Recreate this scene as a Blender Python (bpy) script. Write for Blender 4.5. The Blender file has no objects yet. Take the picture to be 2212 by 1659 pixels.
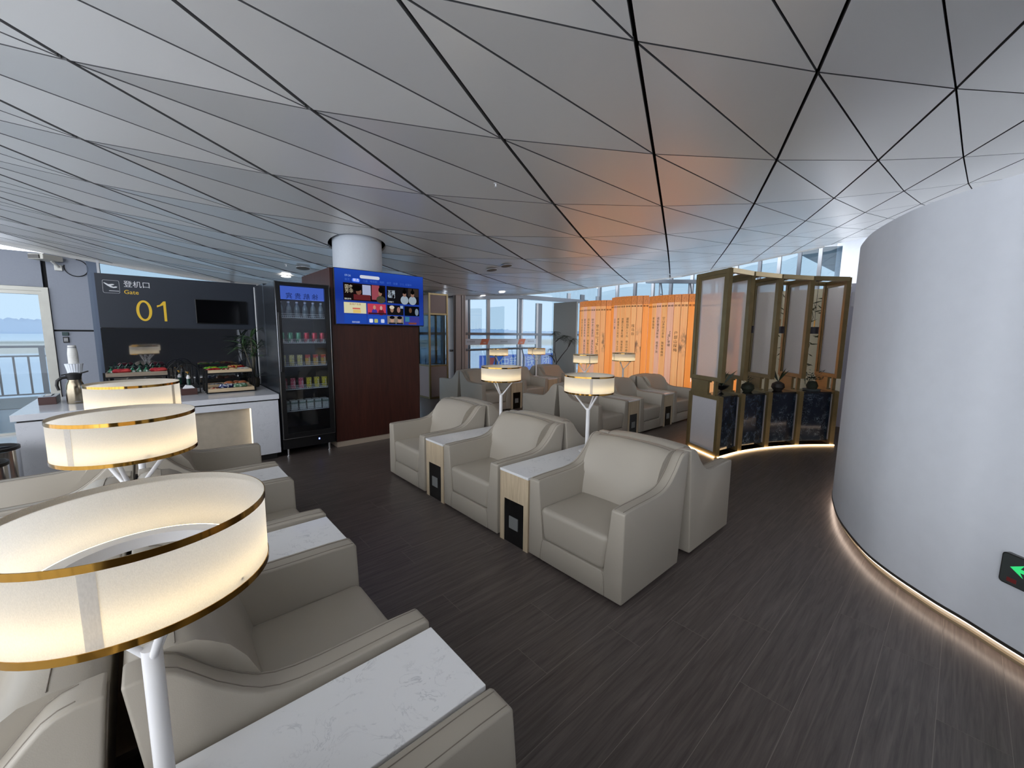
import bpy, bmesh, math, random
from mathutils import Vector, Matrix
import numpy as np
random.seed(7)
R = math.radians
PI = math.pi
scene = bpy.context.scene
C = scene.collection

# ------------------------------------------------------------------ camera
W_PX, H_PX, F_PX = 2212.0, 1659.0, 870.68
YAW, PITCH, ROLL, EYE = 0.7301, 0.1249, 0.0109, 1.5335
_f = Vector((math.sin(YAW) * math.cos(PITCH), math.cos(YAW) * math.cos(PITCH), -math.sin(PITCH)))
_r = Vector((math.cos(YAW), -math.sin(YAW), 0))
_u = _r.cross(_f)
CR = _r * math.cos(ROLL) + _u * math.sin(ROLL)
CU = -_r * math.sin(ROLL) + _u * math.cos(ROLL)
CF = _f
cam_data = bpy.data.cameras.new('camera')
cam_data.sensor_width = 36.0
cam_data.lens = F_PX / W_PX * 36.0
cam_data.clip_start = 0.02
cam_data.clip_end = 3000
cam = bpy.data.objects.new('camera', cam_data)
C.objects.link(cam)
M = Matrix.Identity(4)
for i in range(3):
    M[i][0], M[i][1], M[i][2] = CR[i], CU[i], -CF[i]
M[2][3] = EYE
cam.matrix_world = M
scene.camera = cam

# ------------------------------------------------------------------ world, exposure
world = bpy.data.worlds.new('overcast_sky')
scene.world = world
world.use_nodes = True
bg = world.node_tree.nodes['Background']
bg.inputs[0].default_value = (0.93, 0.955, 1.0, 1)
bg.inputs[1].default_value = 2.5
vs = scene.view_settings
vs.view_transform = 'Standard'
vs.look = 'None'
vs.exposure = 0.85
vs.gamma = 1.0
vs.use_curve_mapping = False
scene.cycles.max_bounces = 7
scene.cycles.diffuse_bounces = 4
scene.cycles.glossy_bounces = 4
scene.cycles.transparent_max_bounces = 16
scene.cycles.sample_clamp_indirect = 6
scene.cycles.caustics_reflective = False
scene.cycles.caustics_refractive = False

# ------------------------------------------------------------------ helpers
def lin(r, g, b):
    def f(v):
        v = v / 255.0
        return v / 12.92 if v <= 0.04045 else ((v + 0.055) / 1.055) ** 2.4
    return (f(r), f(g), f(b), 1.0)

def in_px(p):
    d = Vector(p) - Vector((0, 0, EYE))
    z = d.dot(CF)
    if z < 0.05:
        return None
    return (W_PX / 2 + F_PX * d.dot(CR) / z, H_PX / 2 - F_PX * d.dot(CU) / z, z)

class MB:
    def __init__(s):
        s.v = []; s.f = []
    def box(s, x0, x1, y0, y1, z0, z1):
        n = len(s.v)
        s.v += [(x0,y0,z0),(x1,y0,z0),(x1,y1,z0),(x0,y1,z0),(x0,y0,z1),(x1,y0,z1),(x1,y1,z1),(x0,y1,z1)]
        s.f += [tuple(n+i for i in q) for q in ((3,2,1,0),(4,5,6,7),(0,1,5,4),(1,2,6,5),(2,3,7,6),(3,0,4,7))]
        return s
    def bar(s, a, b, w, h, up=(0,0,1)):
        a = Vector(a); b = Vector(b); d = (b-a).normalized()
        side = d.cross(Vector(up))
        if side.length < 1e-4: side = Vector((1,0,0))
        side.normalize(); upv = side.cross(d)
        n = len(s.v)
        for p in (a, b):
            for sx, sy in ((-1,-1),(1,-1),(1,1),(-1,1)):
                s.v.append(tuple(p + side*sx*w/2 + upv*sy*h/2))
        s.f += [(n+3,n+2,n+1,n),(n+4,n+5,n+6,n+7)] + [(n+i,n+(i+1)%4,n+4+(i+1)%4,n+4+i) for i in range(4)]
        return s
    def tube(s, pts, r, k=8, cap=True):
        pts = [Vector(p) for p in pts]; n0 = len(s.v)
        rs = r if isinstance(r, (list, tuple)) else [r]*len(pts)
        prev = None
        for i, p in enumerate(pts):
            d = (pts[min(i+1,len(pts)-1)] - pts[max(i-1,0)]).normalized()
            if prev is None:
                a = d.cross(Vector((0,0,1)))
                if a.length < 1e-3: a = d.cross(Vector((1,0,0)))
            else:
                a = prev - d*prev.dot(d)
            a.normalize(); prev = a; b = d.cross(a)
            for j in range(k):
                t = 2*PI*j/k
                s.v.append(tuple(p + a*math.cos(t)*rs[i] + b*math.sin(t)*rs[i]))
        for i in range(len(pts)-1):
            for j in range(k):
                s.f.append((n0+i*k+j, n0+i*k+(j+1)%k, n0+(i+1)*k+(j+1)%k, n0+(i+1)*k+j))
        if cap:
            s.f.append(tuple(n0+j for j in reversed(range(k))))
            s.f.append(tuple(n0+(len(pts)-1)*k+j for j in range(k)))
        return s
    def lathe(s, prof, k=24, c=(0,0,0), closed=False):
        n0 = len(s.v)
        for (r, z) in prof:
            for j in range(k):
                t = 2*PI*j/k
                s.v.append((c[0]+r*math.cos(t), c[1]+r*math.sin(t), c[2]+z))
        m = len(prof)
        rng = range(m) if closed else range(m-1)
        for i in rng:
            i2 = (i+1) % m
            for j in range(k):
                s.f.append((n0+i*k+j, n0+i*k+(j+1)%k, n0+i2*k+(j+1)%k, n0+i2*k+j))
        if not closed:
            if prof[0][0] > 1e-6: s.f.append(tuple(n0+j for j in reversed(range(k))))
            if prof[-1][0] > 1e-6: s.f.append(tuple(n0+(m-1)*k+j for j in range(k)))
        return s
    def prism(s, poly, z0, z1):
        n = len(s.v); k = len(poly)
        s.v += [(x,y,z0) for x,y in poly] + [(x,y,z1) for x,y in poly]
        s.f += [tuple(reversed(range(n,n+k))), tuple(range(n+k,n+2*k))] + [(n+i,n+(i+1)%k,n+k+(i+1)%k,n+k+i) for i in range(k)]
        return s
    def poly(s, pts):
        n = len(s.v); s.v += [tuple(p) for p in pts]; s.f.append(tuple(range(n,n+len(pts)))); return s
    def xf(s, mat):
        s.v = [tuple(mat @ Vector(p)) for p in s.v]; return s
    def add(s, o):
        n = len(s.v); s.v += o.v; s.f += [tuple(n+i for i in f) for f in o.f]; return s
    def mesh(s, name, mat=None, smooth=None, bevel=0, seg=2):
        me = bpy.data.meshes.new(name)
        me.from_pydata(s.v, [], s.f)
        bm = bmesh.new(); bm.from_mesh(me)
        bmesh.ops.remove_doubles(bm, verts=bm.verts, dist=1e-6)
        bmesh.ops.recalc_face_normals(bm, faces=bm.faces)
        if bevel:
            es = [e for e in bm.edges if len(e.link_faces) == 2 and e.calc_face_angle(0) > R(28)]
            bmesh.ops.bevel(bm, geom=es, offset=bevel, segments=seg, profile=0.5, affect='EDGES', clamp_overlap=True)
        bm.to_mesh(me); bm.free()
        if smooth:
            for p in me.polygons: p.use_smooth = True
            me.set_sharp_from_angle(angle=R(smooth))
        if mat: me.materials.append(mat)
        return me
    def build(s, name, mat=None, parent=None, smooth=None, bevel=0, seg=2, loc=None, rz=0):
        o = bpy.data.objects.new(name, s.mesh(name, mat, smooth, bevel, seg))
        C.objects.link(o)
        if parent: o.parent = parent
        if loc: o.location = loc
        if rz: o.rotation_euler = (0,0,rz)
        return o

def B(x0,x1,y0,y1,z0,z1): return MB().box(x0,x1,y0,y1,z0,z1)

def put(name, me, parent=None, loc=None, rot=None):
    o = bpy.data.objects.new(name, me); C.objects.link(o)
    if parent: o.parent = parent
    if loc: o.location = loc
    if rot: o.rotation_euler = rot
    return o

def tag(o, label=None, cat=None, group=None, kind=None):
    if label: o['label'] = label
    if cat: o['category'] = cat
    if group: o['group'] = group
    if kind: o['kind'] = kind
    return o

def thing(name, label, cat, loc=(0,0,0), rz=0, group=None):
    o = bpy.data.objects.new(name, None); C.objects.link(o)
    o.empty_display_size = 0.05
    o.location = loc; o.rotation_euler = (0,0,rz)
    return tag(o, label, cat, group)

def structure(o): o['kind'] = 'structure'; return o

def copy_tree(o, parent=None):
    c = o.copy(); C.objects.link(c); c.parent = parent
    for ch in list(o.children): copy_tree(ch, c)
    return c

def text_mesh(body, size, mat, thick=0.0008, align='CENTER', name='lettering', vertical=False, spacing=1.0):
    cu = bpy.data.curves.new('t', 'FONT')
    cu.body = body; cu.size = size; cu.align_x = align; cu.align_y = 'CENTER'
    cu.extrude = thick; cu.resolution_u = 3; cu.space_line = spacing
    t = bpy.data.objects.new('t', cu); C.objects.link(t)
    dg = bpy.context.evaluated_depsgraph_get()
    me = bpy.data.meshes.new_from_object(t.evaluated_get(dg))
    bpy.data.objects.remove(t); bpy.data.curves.remove(cu)
    me.name = name
    me.materials.clear(); me.materials.append(mat)
    return me

# ------------------------------------------------------------------ materials
def new_mat(name):
    m = bpy.data.materials.new(name); m.use_nodes = True
    nt = m.node_tree; p = nt.nodes['Principled BSDF']
    return m, nt, p

def node(nt, t, **kw):
    n = nt.nodes.new(t)
    for k, v in kw.items():
        if k in n.inputs: n.inputs[k].default_value = v
        else: setattr(n, k, v)
    return n

def coords(nt, scale=(1,1,1), which='Object', rnd=False):
    tc = nt.nodes.new('ShaderNodeTexCoord'); mp = nt.nodes.new('ShaderNodeMapping')
    mp.inputs['Scale'].default_value = scale
    nt.links.new(tc.outputs[which], mp.inputs['Vector'])
    if rnd:
        oi = nt.nodes.new('ShaderNodeObjectInfo'); mu = nt.nodes.new('ShaderNodeMath'); mu.operation = 'MULTIPLY'; mu.inputs[1].default_value = 57.0
        cb = nt.nodes.new('ShaderNodeCombineXYZ')
        nt.links.new(oi.outputs['Random'], mu.inputs[0])
        for k in range(3): nt.links.new(mu.outputs[0], cb.inputs[k])
        nt.links.new(cb.outputs[0], mp.inputs['Location'])
    return mp.outputs[0]

def ramp(nt, fac, stops):
    r = nt.nodes.new('ShaderNodeValToRGB')
    el = r.color_ramp.elements
    while len(el) < len(stops): el.new(0.5)
    for e, (p, c) in zip(el, stops):
        e.position = p; e.color = c
    nt.links.new(fac, r.inputs[0])
    return r.outputs[0]

def plain(name, col, rough=0.5, metal=0.0, noise=0.0, nscale=40.0, bump=0.0, bscale=300.0, emit=None, estr=0.0, coat=0.0, spec=0.5, ior=1.5):
    m, nt, p = new_mat(name)
    p.inputs['Base Color'].default_value = col
    p.inputs['Roughness'].default_value = rough
    p.inputs['Metallic'].default_value = metal
    p.inputs['Coat Weight'].default_value = coat
    p.inputs['IOR'].default_value = ior
    p.inputs['Specular IOR Level'].default_value = spec
    if noise:
        v = coords(nt)
        n = node(nt, 'ShaderNodeTexNoise', Scale=nscale, Detail=3.0)
        nt.links.new(v, n.inputs['Vector'])
        a = tuple(max(0, c*(1-noise)) for c in col[:3]) + (1,)
        b = tuple(min(1, c*(1+noise)) for c in col[:3]) + (1,)
        nt.links.new(ramp(nt, n.outputs[0], [(0.3,a),(0.7,b)]), p.inputs['Base Color'])
    if bump:
        v = coords(nt)
        n = node(nt, 'ShaderNodeTexNoise', Scale=bscale, Detail=2.0)
        bn = node(nt, 'ShaderNodeBump', Strength=bump, Distance=0.002)
        nt.links.new(v, n.inputs['Vector']); nt.links.new(n.outputs[0], bn.inputs['Height']); nt.links.new(bn.outputs[0], p.inputs['Normal'])
    if emit:
        p.inputs['Emission Color'].default_value = emit
        p.inputs['Emission Strength'].default_value = estr
    return m

def wood(name, c1, c2, scale=(1.2,14,14), rough=0.45, rnd=True, spec=0.5, dark=None):
    m, nt, p = new_mat(name)
    v = coords(nt, scale, rnd=rnd)
    n = node(nt, 'ShaderNodeTexNoise', Scale=2.2, Detail=6.0, Roughness=0.62, Distortion=0.9)
    nt.links.new(v, n.inputs['Vector'])
    stops = [(0.32,c1),(0.68,c2)] if not dark else [(0.25,dark),(0.42,c1),(0.7,c2)]
    nt.links.new(ramp(nt, n.outputs[0], stops), p.inputs['Base Color'])
    p.inputs['Roughness'].default_value = rough
    p.inputs['Specular IOR Level'].default_value = spec
    bn = node(nt, 'ShaderNodeBump', Strength=0.12, Distance=0.001)
    nt.links.new(n.outputs[0], bn.inputs['Height']); nt.links.new(bn.outputs[0], p.inputs['Normal'])
    return m

def marble(name, base, vein, scale=3.0, rough=0.12, thin=0.012, soft=0.05, dist=1.4):
    m, nt, p = new_mat(name)
    v = coords(nt)
    n = node(nt, 'ShaderNodeTexNoise', Scale=scale, Detail=6.0, Roughness=0.6, Distortion=dist)
    nt.links.new(v, n.inputs['Vector'])
    col = ramp(nt, n.outputs[0], [(0.5-soft,base),(0.5-thin,vein),(0.5+thin,base),(1.0,base)])
    n2 = node(nt, 'ShaderNodeTexNoise', Scale=scale*0.8, Detail=2.0)
    nt.links.new(v, n2.inputs['Vector'])
    mx = node(nt, 'ShaderNodeMix', data_type='RGBA')
    nt.links.new(ramp(nt, n2.outputs[0], [(0.45,(0,0,0,1)),(0.62,(1,1,1,1))]), mx.inputs[0])
    mx.inputs[6].default_value = base
    nt.links.new(col, mx.inputs[7])
    nt.links.new(mx.outputs[2], p.inputs['Base Color'])
    p.inputs['Roughness'].default_value = rough
    return m

def glass(name, tint=(0.93,0.97,1,1), refl=0.06):
    m = bpy.data.materials.new(name); m.use_nodes = True
    nt = m.node_tree; nt.nodes.clear()
    out = nt.nodes.new('ShaderNodeOutputMaterial')
    tr = node(nt, 'ShaderNodeBsdfTransparent'); tr.inputs[0].default_value = tint
    gl = node(nt, 'ShaderNodeBsdfGlossy'); gl.inputs['Roughness'].default_value = 0.02
    lw = node(nt, 'ShaderNodeLayerWeight'); pw = node(nt, 'ShaderNodeMath', operation='POWER'); pw.inputs[1].default_value = 5.0
    nt.links.new(lw.outputs['Facing'], pw.inputs[0])
    mu = node(nt, 'ShaderNodeMath', operation='MULTIPLY_ADD'); mu.inputs[1].default_value = 0.8; mu.inputs[2].default_value = refl
    nt.links.new(pw.outputs[0], mu.inputs[0])
    mx = nt.nodes.new('ShaderNodeMixShader')
    nt.links.new(mu.outputs[0], mx.inputs[0]); nt.links.new(tr.outputs[0], mx.inputs[1]); nt.links.new(gl.outputs[0], mx.inputs[2])
    nt.links.new(mx.outputs[0], out.inputs[0])
    return m

def emitter(name, col, strength):
    m = bpy.data.materials.new(name); m.use_nodes = True
    nt = m.node_tree; nt.nodes.clear()
    out = nt.nodes.new('ShaderNodeOutputMaterial'); e = nt.nodes.new('ShaderNodeEmission')
    e.inputs[0].default_value = col; e.inputs[1].default_value = strength
    nt.links.new(e.outputs[0], out.inputs[0])
    return m

def cloth(name, col, clear=0.35, trans=0.4, weave=260.0):
    """thin woven sheet: part see-through, part translucent, part matt"""
    m = bpy.data.materials.new(name); m.use_nodes = True
    nt = m.node_tree; nt.nodes.clear()
    out = nt.nodes.new('ShaderNodeOutputMaterial')
    v = coords(nt, (weave, weave, weave*0.35))
    n = node(nt, 'ShaderNodeTexNoise', Scale=1.0, Detail=2.0)
    nt.links.new(v, n.inputs['Vector'])
    dk = tuple(c*0.92 for c in col[:3]) + (1,)
    colr = ramp(nt, n.outputs[0], [(0.35,dk),(0.65,col)])
    df = nt.nodes.new('ShaderNodeBsdfDiffuse'); tl = nt.nodes.new('ShaderNodeBsdfTranslucent'); tp = nt.nodes.new('ShaderNodeBsdfTransparent')
    nt.links.new(colr, df.inputs[0]); nt.links.new(colr, tl.inputs[0])
    m1 = nt.nodes.new('ShaderNodeMixShader'); m1.inputs[0].default_value = trans
    nt.links.new(df.outputs[0], m1.inputs[1]); nt.links.new(tl.outputs[0], m1.inputs[2])
    m2 = nt.nodes.new('ShaderNodeMixShader'); m2.inputs[0].default_value = clear
    nt.links.new(m1.outputs[0], m2.inputs[1]); nt.links.new(tp.outputs[0], m2.inputs[2])
    nt.links.new(m2.outputs[0], out.inputs[0])
    return m

leather = plain('cream_leather', lin(166,159,147), 0.42, bump=0.10, bscale=420, spec=0.45)
seam_m = plain('seam_thread', lin(120,112,102), 0.7)
foot_m = plain('black_plastic', lin(16,16,17), 0.5)
marble_w = marble('white_marble', lin(232,233,235), lin(200,202,206), 9.0, 0.10, 0.006, 0.03)
counter_m = marble('counter_quartz', lin(212,215,222), lin(194,198,206), 11.0, 0.14, 0.006, 0.03)
oak = wood('light_oak', lin(176,158,132), lin(205,188,160), (16,16,1.3), 0.5)
black_gloss = plain('black_panel', lin(10,10,10), 0.22)
steel_grey = plain('socket_grey', lin(120,122,122), 0.4)
white_metal = plain('white_paint_metal', lin(228,228,230), 0.35)
gold_m = plain('polished_gold', lin(176,132,60), 0.10, 1.0)
shade_m = cloth('lamp_linen', lin(246,242,234), 0.0, 0.60, 900.0)
lamp_led = emitter('lamp_led', (1.0,0.78,0.44,1), 7.0)
black_metal = plain('black_metal', lin(20,21,23), 0.4, 0.6)
chrome = plain('chrome', lin(200,202,206), 0.14, 1.0)
wood_dark = wood('mahogany_veneer', lin(52,27,22), lin(72,38,30), (13,13,0.9), 0.38)
bronze = plain('bronze_frame', lin(132,116,82), 0.34, 0.55, noise=0.08, nscale=9)
linen_glass = cloth('linen_glass', lin(244,242,244), 0.46, 0.5, 330.0)
linen_low = cloth('linen_panel', lin(214,212,216), 0.0, 0.25, 300.0)
blue_marble = marble('blue_marble', lin(24,36,54), lin(120,140,160), 13.0, 0.12, 0.012, 0.05, 2.4)
pane_m = glass('window_glass', (0.33,0.395,0.44,1), 0.05)
fridge_glass = glass('door_glass', (0.80,0.84,0.88,1), 0.04)
clear_pane = glass('clear_glass', (0.95,0.97,0.98,1), 0.05)
alu = plain('grey_aluminium', lin(150,154,160), 0.38, 0.7)
alu_dark = plain('dark_aluminium', lin(96,102,110), 0.4, 0.6)
alu_white = plain('white_aluminium', lin(205,208,212), 0.4)

# ================================================================== SETTING
# ---- floor: dark wood planks along X
plank_m = wood('smoked_oak_planks', lin(80,72,69), lin(104,95,91), (1.2,24,24), 0.34, True, 0.5, dark=lin(62,55,52))
joint_m = plain('floor_joint', lin(128,120,114), 0.6)
PW, PL = 0.198, 1.24
floor = structure(B(-1.20, 11.0, -3.0, 9.05, -0.06, -0.0004).build('floor', joint_m))
known = {0.918: 1.695, 0.72: 2.0, 0.522: 2.3, 0.324: 1.854, 0.126: 2.766, 1.116: 1.233}
def plank_mesh(L, W=PW):
    return B(-L/2+0.0013, L/2-0.0013, -W/2+0.0012, W/2-0.0012, -0.003, 0.0).mesh('plank', plank_m)
full_plank = plank_mesh(PL)
cells = []
ny0 = -20; ny1 = 42
for k in range(ny0, ny1):
    y0 = 0.918 + k*PW; y1 = y0 + PW
    if y0 < -3.0 or y1 > 9.05: continue
    ph = None
    for ky, kx in known.items():
        if abs(ky - y0) < 0.02: ph = kx
    if ph is None: ph = random.uniform(0, PL)
    x = ph - PL*math.ceil((ph + 1.20)/PL)
    while x < 11.0:
        a, b = max(x, -1.20), min(x+PL, 11.0)
        if b - a > 0.03: cells.append((a, b, y0, y1))
        x += PL
def plank_key(c):
    q = in_px(((c[0]+c[1])/2, (c[2]+c[3])/2, 0))
    if not q: return 1e6
    off = 0 if (-250 < q[0] < 2462 and q[1] < 1900) else 1000
    return q[2] + off
cells.sort(key=plank_key)
rest = MB()
for i, (a, b, y0, y1) in enumerate(cells):
    if i < 290:
        me = full_plank if b-a > PL-1e-3 else plank_mesh(b-a)
        put('plank', me, floor, ((a+b)/2, (y0+y1)/2, 0))
    else:
        rest.box(a+0.0013, b-0.0013, y0+0.0012, y1-0.0012, -0.003, 0)
if rest.v: tag(rest.build('distant_planks', plank_m, floor), kind='stuff')
# light stone floor of the hall on the left, and the balcony beyond the door
tile_m = plain('pale_stone_floor', lin(186,188,192), 0.14, noise=0.05, nscale=2.0)
structure(B(-9.0, -1.205, -3.0, 9.05, -0.06, -0.001).build('floor_hall', tile_m))
deck_m = plain('balcony_concrete', lin(150,152,156), 0.6, noise=0.08, nscale=3)
structure(B(-9.0, 14.0, 9.25, 12.1, -0.12, -0.02).build('floor_balcony', deck_m))
grate_m = plain('steel_grating', lin(112,112,110), 0.6, noise=0.25, nscale=60)
structure(B(-9.0, 3.0, 12.1, 14.0, -0.12, -0.01).build('floor_grating', grate_m))

# ---- ceiling: sweeping skin of triangular metal panels
CP = [5.190634,1.446334,1.327119,-0.017103,0.00014,-0.001852,-0.008673,-0.010225,-0.001515,0.000299,
      4.183283,-0.617211,0.618429,-0.026193,0.021245,0.01013,0.003146,-0.005893,-0.004377,-0.000353,
      3.056166,-0.0091,-0.527889,0.138378,0.059445,0.020997,-0.017354,-0.012829,-0.003206,0.029774]
def _cub(c, a, b):
    return (c[0]+c[1]*a+c[2]*b+c[3]*a*a+c[4]*a*b+c[5]*b*b+c[6]*a**3+c[7]*a*a*b+c[8]*a*b*b+c[9]*b**3)
def lin_ext(fn, a, b, amin, amax, bmin, bmax):
    ac, bc = min(max(a,amin),amax), min(max(b,bmin),bmax)
    v = fn(ac, bc); h = 1e-3
    if a != ac: v += (a-ac)*(fn(ac+h,bc)-fn(ac-h,bc))/(2*h)
    if b != bc: v += (b-bc)*(fn(ac,bc+h)-fn(ac,bc-h))/(2*h)
    return v
def ceil_z(x, y):
    return lin_ext(lambda a,b: _cub(CP[20:30],(a-4)/3,(b-4)/3), x, y, -1.2, 13.0, 0.2, 9.1)
def lat(i, j):
    x = lin_ext(lambda a,b: _cub(CP[0:10],a+1,b-4), i, j, -5, 3, 1, 8)
    y = lin_ext(lambda a,b: _cub(CP[10:20],a+1,b-4), i, j, -5, 3, 1, 8)
    return x, y
EDGE = [(-9,9.05),(8.2,9.05),(9.9,8.25),(13.3,6.5),(14.7,4.0),(15.7,2.2),(16,-3.4),(-9,-3.4)]
def clip(poly, edge):
    n = len(edge)
    for k in range(n):
        a, b = edge[k], edge[(k+1)%n]
        out = []
        def side(p): return (b[0]-a[0])*(p[1]-a[1])-(b[1]-a[1])*(p[0]-a[0])
        for q in range(len(poly)):
            p0, p1 = poly[q], poly[(q+1)%len(poly)]
            s0, s1 = side(p0), side(p1)
            if s0 <= 0: out.append(p0)
            if (s0 < 0 < s1) or (s1 < 0 < s0):
                t = s0/(s0-s1); out.append((p0[0]+t*(p1[0]-p0[0]), p0[1]+t*(p1[1]-p0[1])))
        poly = out
        if len(poly) < 3: return []
    return poly
ceil_m, nt, p = new_mat('satin_ceiling_panel')
p.inputs['Base Color'].default_value = lin(240,239,236)
p.inputs['Roughness'].default_value = 0.30
p.inputs['Metallic'].default_value = 0.25
p.inputs['Specular IOR Level'].default_value = 0.6
ceil_dark = plain('ceiling_void', lin(14,14,14), 0.9)
ceiling = bpy.data.objects.new('ceiling', None); C.objects.link(ceiling); structure(ceiling)
def inset(tri, gaps):
    # move each side of a triangle inward by its own gap
    c = Vector((sum(v[0] for v in tri)/3, sum(v[1] for v in tri)/3)); L = []
    for k in range(3):
        a = Vector(tri[k]); b = Vector(tri[(k+1)%3]); d = (b-a).normalized(); n = Vector((-d.y, d.x))
        if (c-a).dot(n) < 0: n = -n
        L.append((a+n*gaps[k], d))
    out = []
    for k in range(3):
        (p0,d0),(p1,d1) = L[k-1], L[k]
        det = d0.x*(-d1.y)-d0.y*(-d1.x)
        w = p1-p0
        t = (w.x*(-d1.y)-w.y*(-d1.x))/det
        out.append(tuple(p0+d0*t))
    return out
COL = (2.33, 5.98); COL_R = 0.335
panels = []; 
for i in range(-14, 8):
    for j in range(-2, 14):
        a, b, c_, d = lat(i,j), lat(i+1,j), lat(i+1,j+1), lat(i,j+1)
        # edges: i-rows thin, j-lines wide, diagonals thin
        panels.append(((a,b,c_), (0.006,0.014,0.007)))
        panels.append(((a,c_,d), (0.007,0.006,0.014)))
panels_out = []
for tri, g in panels:
    ar = abs((tri[1][0]-tri[0][0])*(tri[2][1]-tri[0][1])-(tri[1][1]-tri[0][1])*(tri[2][0]-tri[0][0]))
    if ar < 0.15: continue
    q = clip(inset(tri, g), EDGE)
    if len(q) < 3: continue
    m = (sum(v[0] for v in q)/len(q), sum(v[1] for v in q)/len(q))
    px = [in_px((v[0],v[1],ceil_z(*v))) for v in q]
    vis = any(t and -120 < t[0] < 2332 and -120 < t[1] < 800 for t in px)
    pz = in_px((m[0],m[1],ceil_z(*m)))
    panels_out.append(((0 if vis else 1000) + (pz[2] if pz else 500), q, m))
panels_out.sort(key=lambda t: t[0])
def panel_mb(q):
    mb = MB(); n = len(q)
    # the skin curves: split every panel into a fan around its own corner average
    lo = [(v[0],v[1],ceil_z(*v)) for v in q]; hi = [(v[0],v[1],v[2]+0.035) for v in lo]
    mb.v = lo + hi
    mb.f = [tuple(reversed(range(n))), tuple(range(n,2*n))] + [(k,(k+1)%n,n+(k+1)%n,n+k) for k in range(n)]
    return mb
edge_shade = plain('panel_edge_shade', lin(104,104,104), 0.5)
def shade_edges(o):
    # folded edges get a darker colour that stands in for shade in the joints
    o.data.materials.append(edge_shade)
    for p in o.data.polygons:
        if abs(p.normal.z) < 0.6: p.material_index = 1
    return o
rest = MB(); n_obj = 0
hole = MB().lathe([(COL_R+0.055,0),(COL_R+0.055,3)], 40, (COL[0],COL[1],1.5)).build('cutter')
for key, q, m in panels_out:
    near = (m[0]-COL[0])**2+(m[1]-COL[1])**2 < 1.6**2
    if n_obj < 296 and key < 900:
        o = shade_edges(panel_mb(q).build('ceiling_panel', ceil_m, ceiling)); n_obj += 1
        if near:
            mod = o.modifiers.new('b','BOOLEAN'); mod.operation = 'DIFFERENCE'; mod.object = hole; mod.solver = 'EXACT'
            dg = bpy.context.evaluated_depsgraph_get()
            me = bpy.data.meshes.new_from_object(o.evaluated_get(dg)); o.modifiers.clear()
            if len(me.polygons) == 0:
                bpy.data.objects.remove(o); n_obj -= 1
            else: o.data = me
    else:
        rest.add(panel_mb(q))
bpy.data.objects.remove(hole)
if rest.v: tag(shade_edges(rest.build('distant_ceiling_panels', ceil_m, ceiling)), kind='stuff')
# dark void above the joints
v = MB(); NX, NY = 40, 22; idx = {}
for a in range(NX+1):
    for b in range(NY+1):
        x = -9+25*a/NX; y = -3.4+12.4*b/NY
        idx[a,b] = len(v.v); v.v.append((x,y,ceil_z(x,y)+0.13))
for a in range(NX):
    for b in range(NY):
        x = -9+25*(a+0.5)/NX; y = -3.4+12.4*(b+0.5)/NY
        if clip([(x,y),(x+0.01,y),(x,y+0.01)], EDGE):
            v.f.append((idx[a,b],idx[a+1,b],idx[a+1,b+1],idx[a,b+1]))
v.build('ceiling_void', ceil_dark, ceiling)
# edge fascia
fascia_m = plain('ceiling_edge_trim', lin(200,200,198), 0.4)
fa = MB()
pts = []
for k in range(5):
    a, b = EDGE[k], EDGE[k+1]
    n = max(2, int(math.dist(a,b)/0.8))
    for t in range(n): pts.append((a[0]+(b[0]-a[0])*t/n, a[1]+(b[1]-a[1])*t/n))
for a, b in zip(pts[:-1], pts[1:]):
    za, zb = ceil_z(*a), ceil_z(*b)
    fa.bar((a[0],a[1],za+0.03), (b[0],b[1],zb+0.03), 0.05, 0.12)
structure(fa.build('trim_1', fascia_m))

# ---- round column through the ceiling
structure(MB().lathe([(COL_R,2.336),(COL_R,3.6)], 48, (COL[0],COL[1],0)).build('column_round', plain('column_paint', lin(196,203,212), 0.55, noise=0.02), smooth=40))

# ---- curved white wall on the right with a light cove at its foot
cw = [(9.0,-1.2),(7.2,0.25),(6.0,0.68),(5.1,0.72),(4.72,0.70),(4.378,0.632),(3.988,0.52),(3.58,0.337),(3.364,0.188),(3.167,-0.009),(3.062,-0.144),(2.939,-0.285),(2.80,-0.47),(2.66,-0.70),(2.5,-1.05),(2.36,-1.5),(2.25,-2.2),(2.2,-3.0)]
def catmull(P, n=6):
    out = []
    for k in range(len(P)-1):
        p0, p1, p2, p3 = (Vector(P[max(k-1,0)]), Vector(P[k]), Vector(P[k+1]), Vector(P[min(k+2,len(P)-1)]))
        for t in range(n):
            s = t/n
            out.append(tuple(0.5*((2*p1)+(p2-p0)*s+(2*p0-5*p1+4*p2-p3)*s*s+(3*p1-p0-3*p2+p3)*s**3)))
    out.append(tuple(P[-1])); return out
cwp = catmull(cw)
def offset(P, d):
    out = []
    for k, p in enumerate(P):
        a = Vector(P[max(k-1,0)]); b = Vector(P[min(k+1,len(P)-1)]); t = (b-a).normalized()
        out.append((p[0]-t.y*d, p[1]+t.x*d))
    return out
def ribbon(P, Q, z0, z1):
    mb = MB(); n = len(P)
    for P_, z in ((P,z0),(P,z1),(Q,z1),(Q,z0)):
        mb.v += [(x,y,z) for x,y in P_]
    for s in range(4):
        s2 = (s+1)%4
        for k in range(n-1): mb.f.append((s*n+k, s*n+k+1, s2*n+k+1, s2*n+k))
    mb.f += [(0,n,2*n,3*n),(n-1,2*n-1,3*n-1,4*n-1)]
    return mb
plaster = plain('white_plaster', lin(224,228,235), 0.62, noise=0.015, nscale=12, bump=0.08, bscale=160)
wall_r = structure(ribbon(cwp, offset(cwp,0.14), 0.085, 2.30).build('wall_right', plaster, smooth=40))
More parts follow.
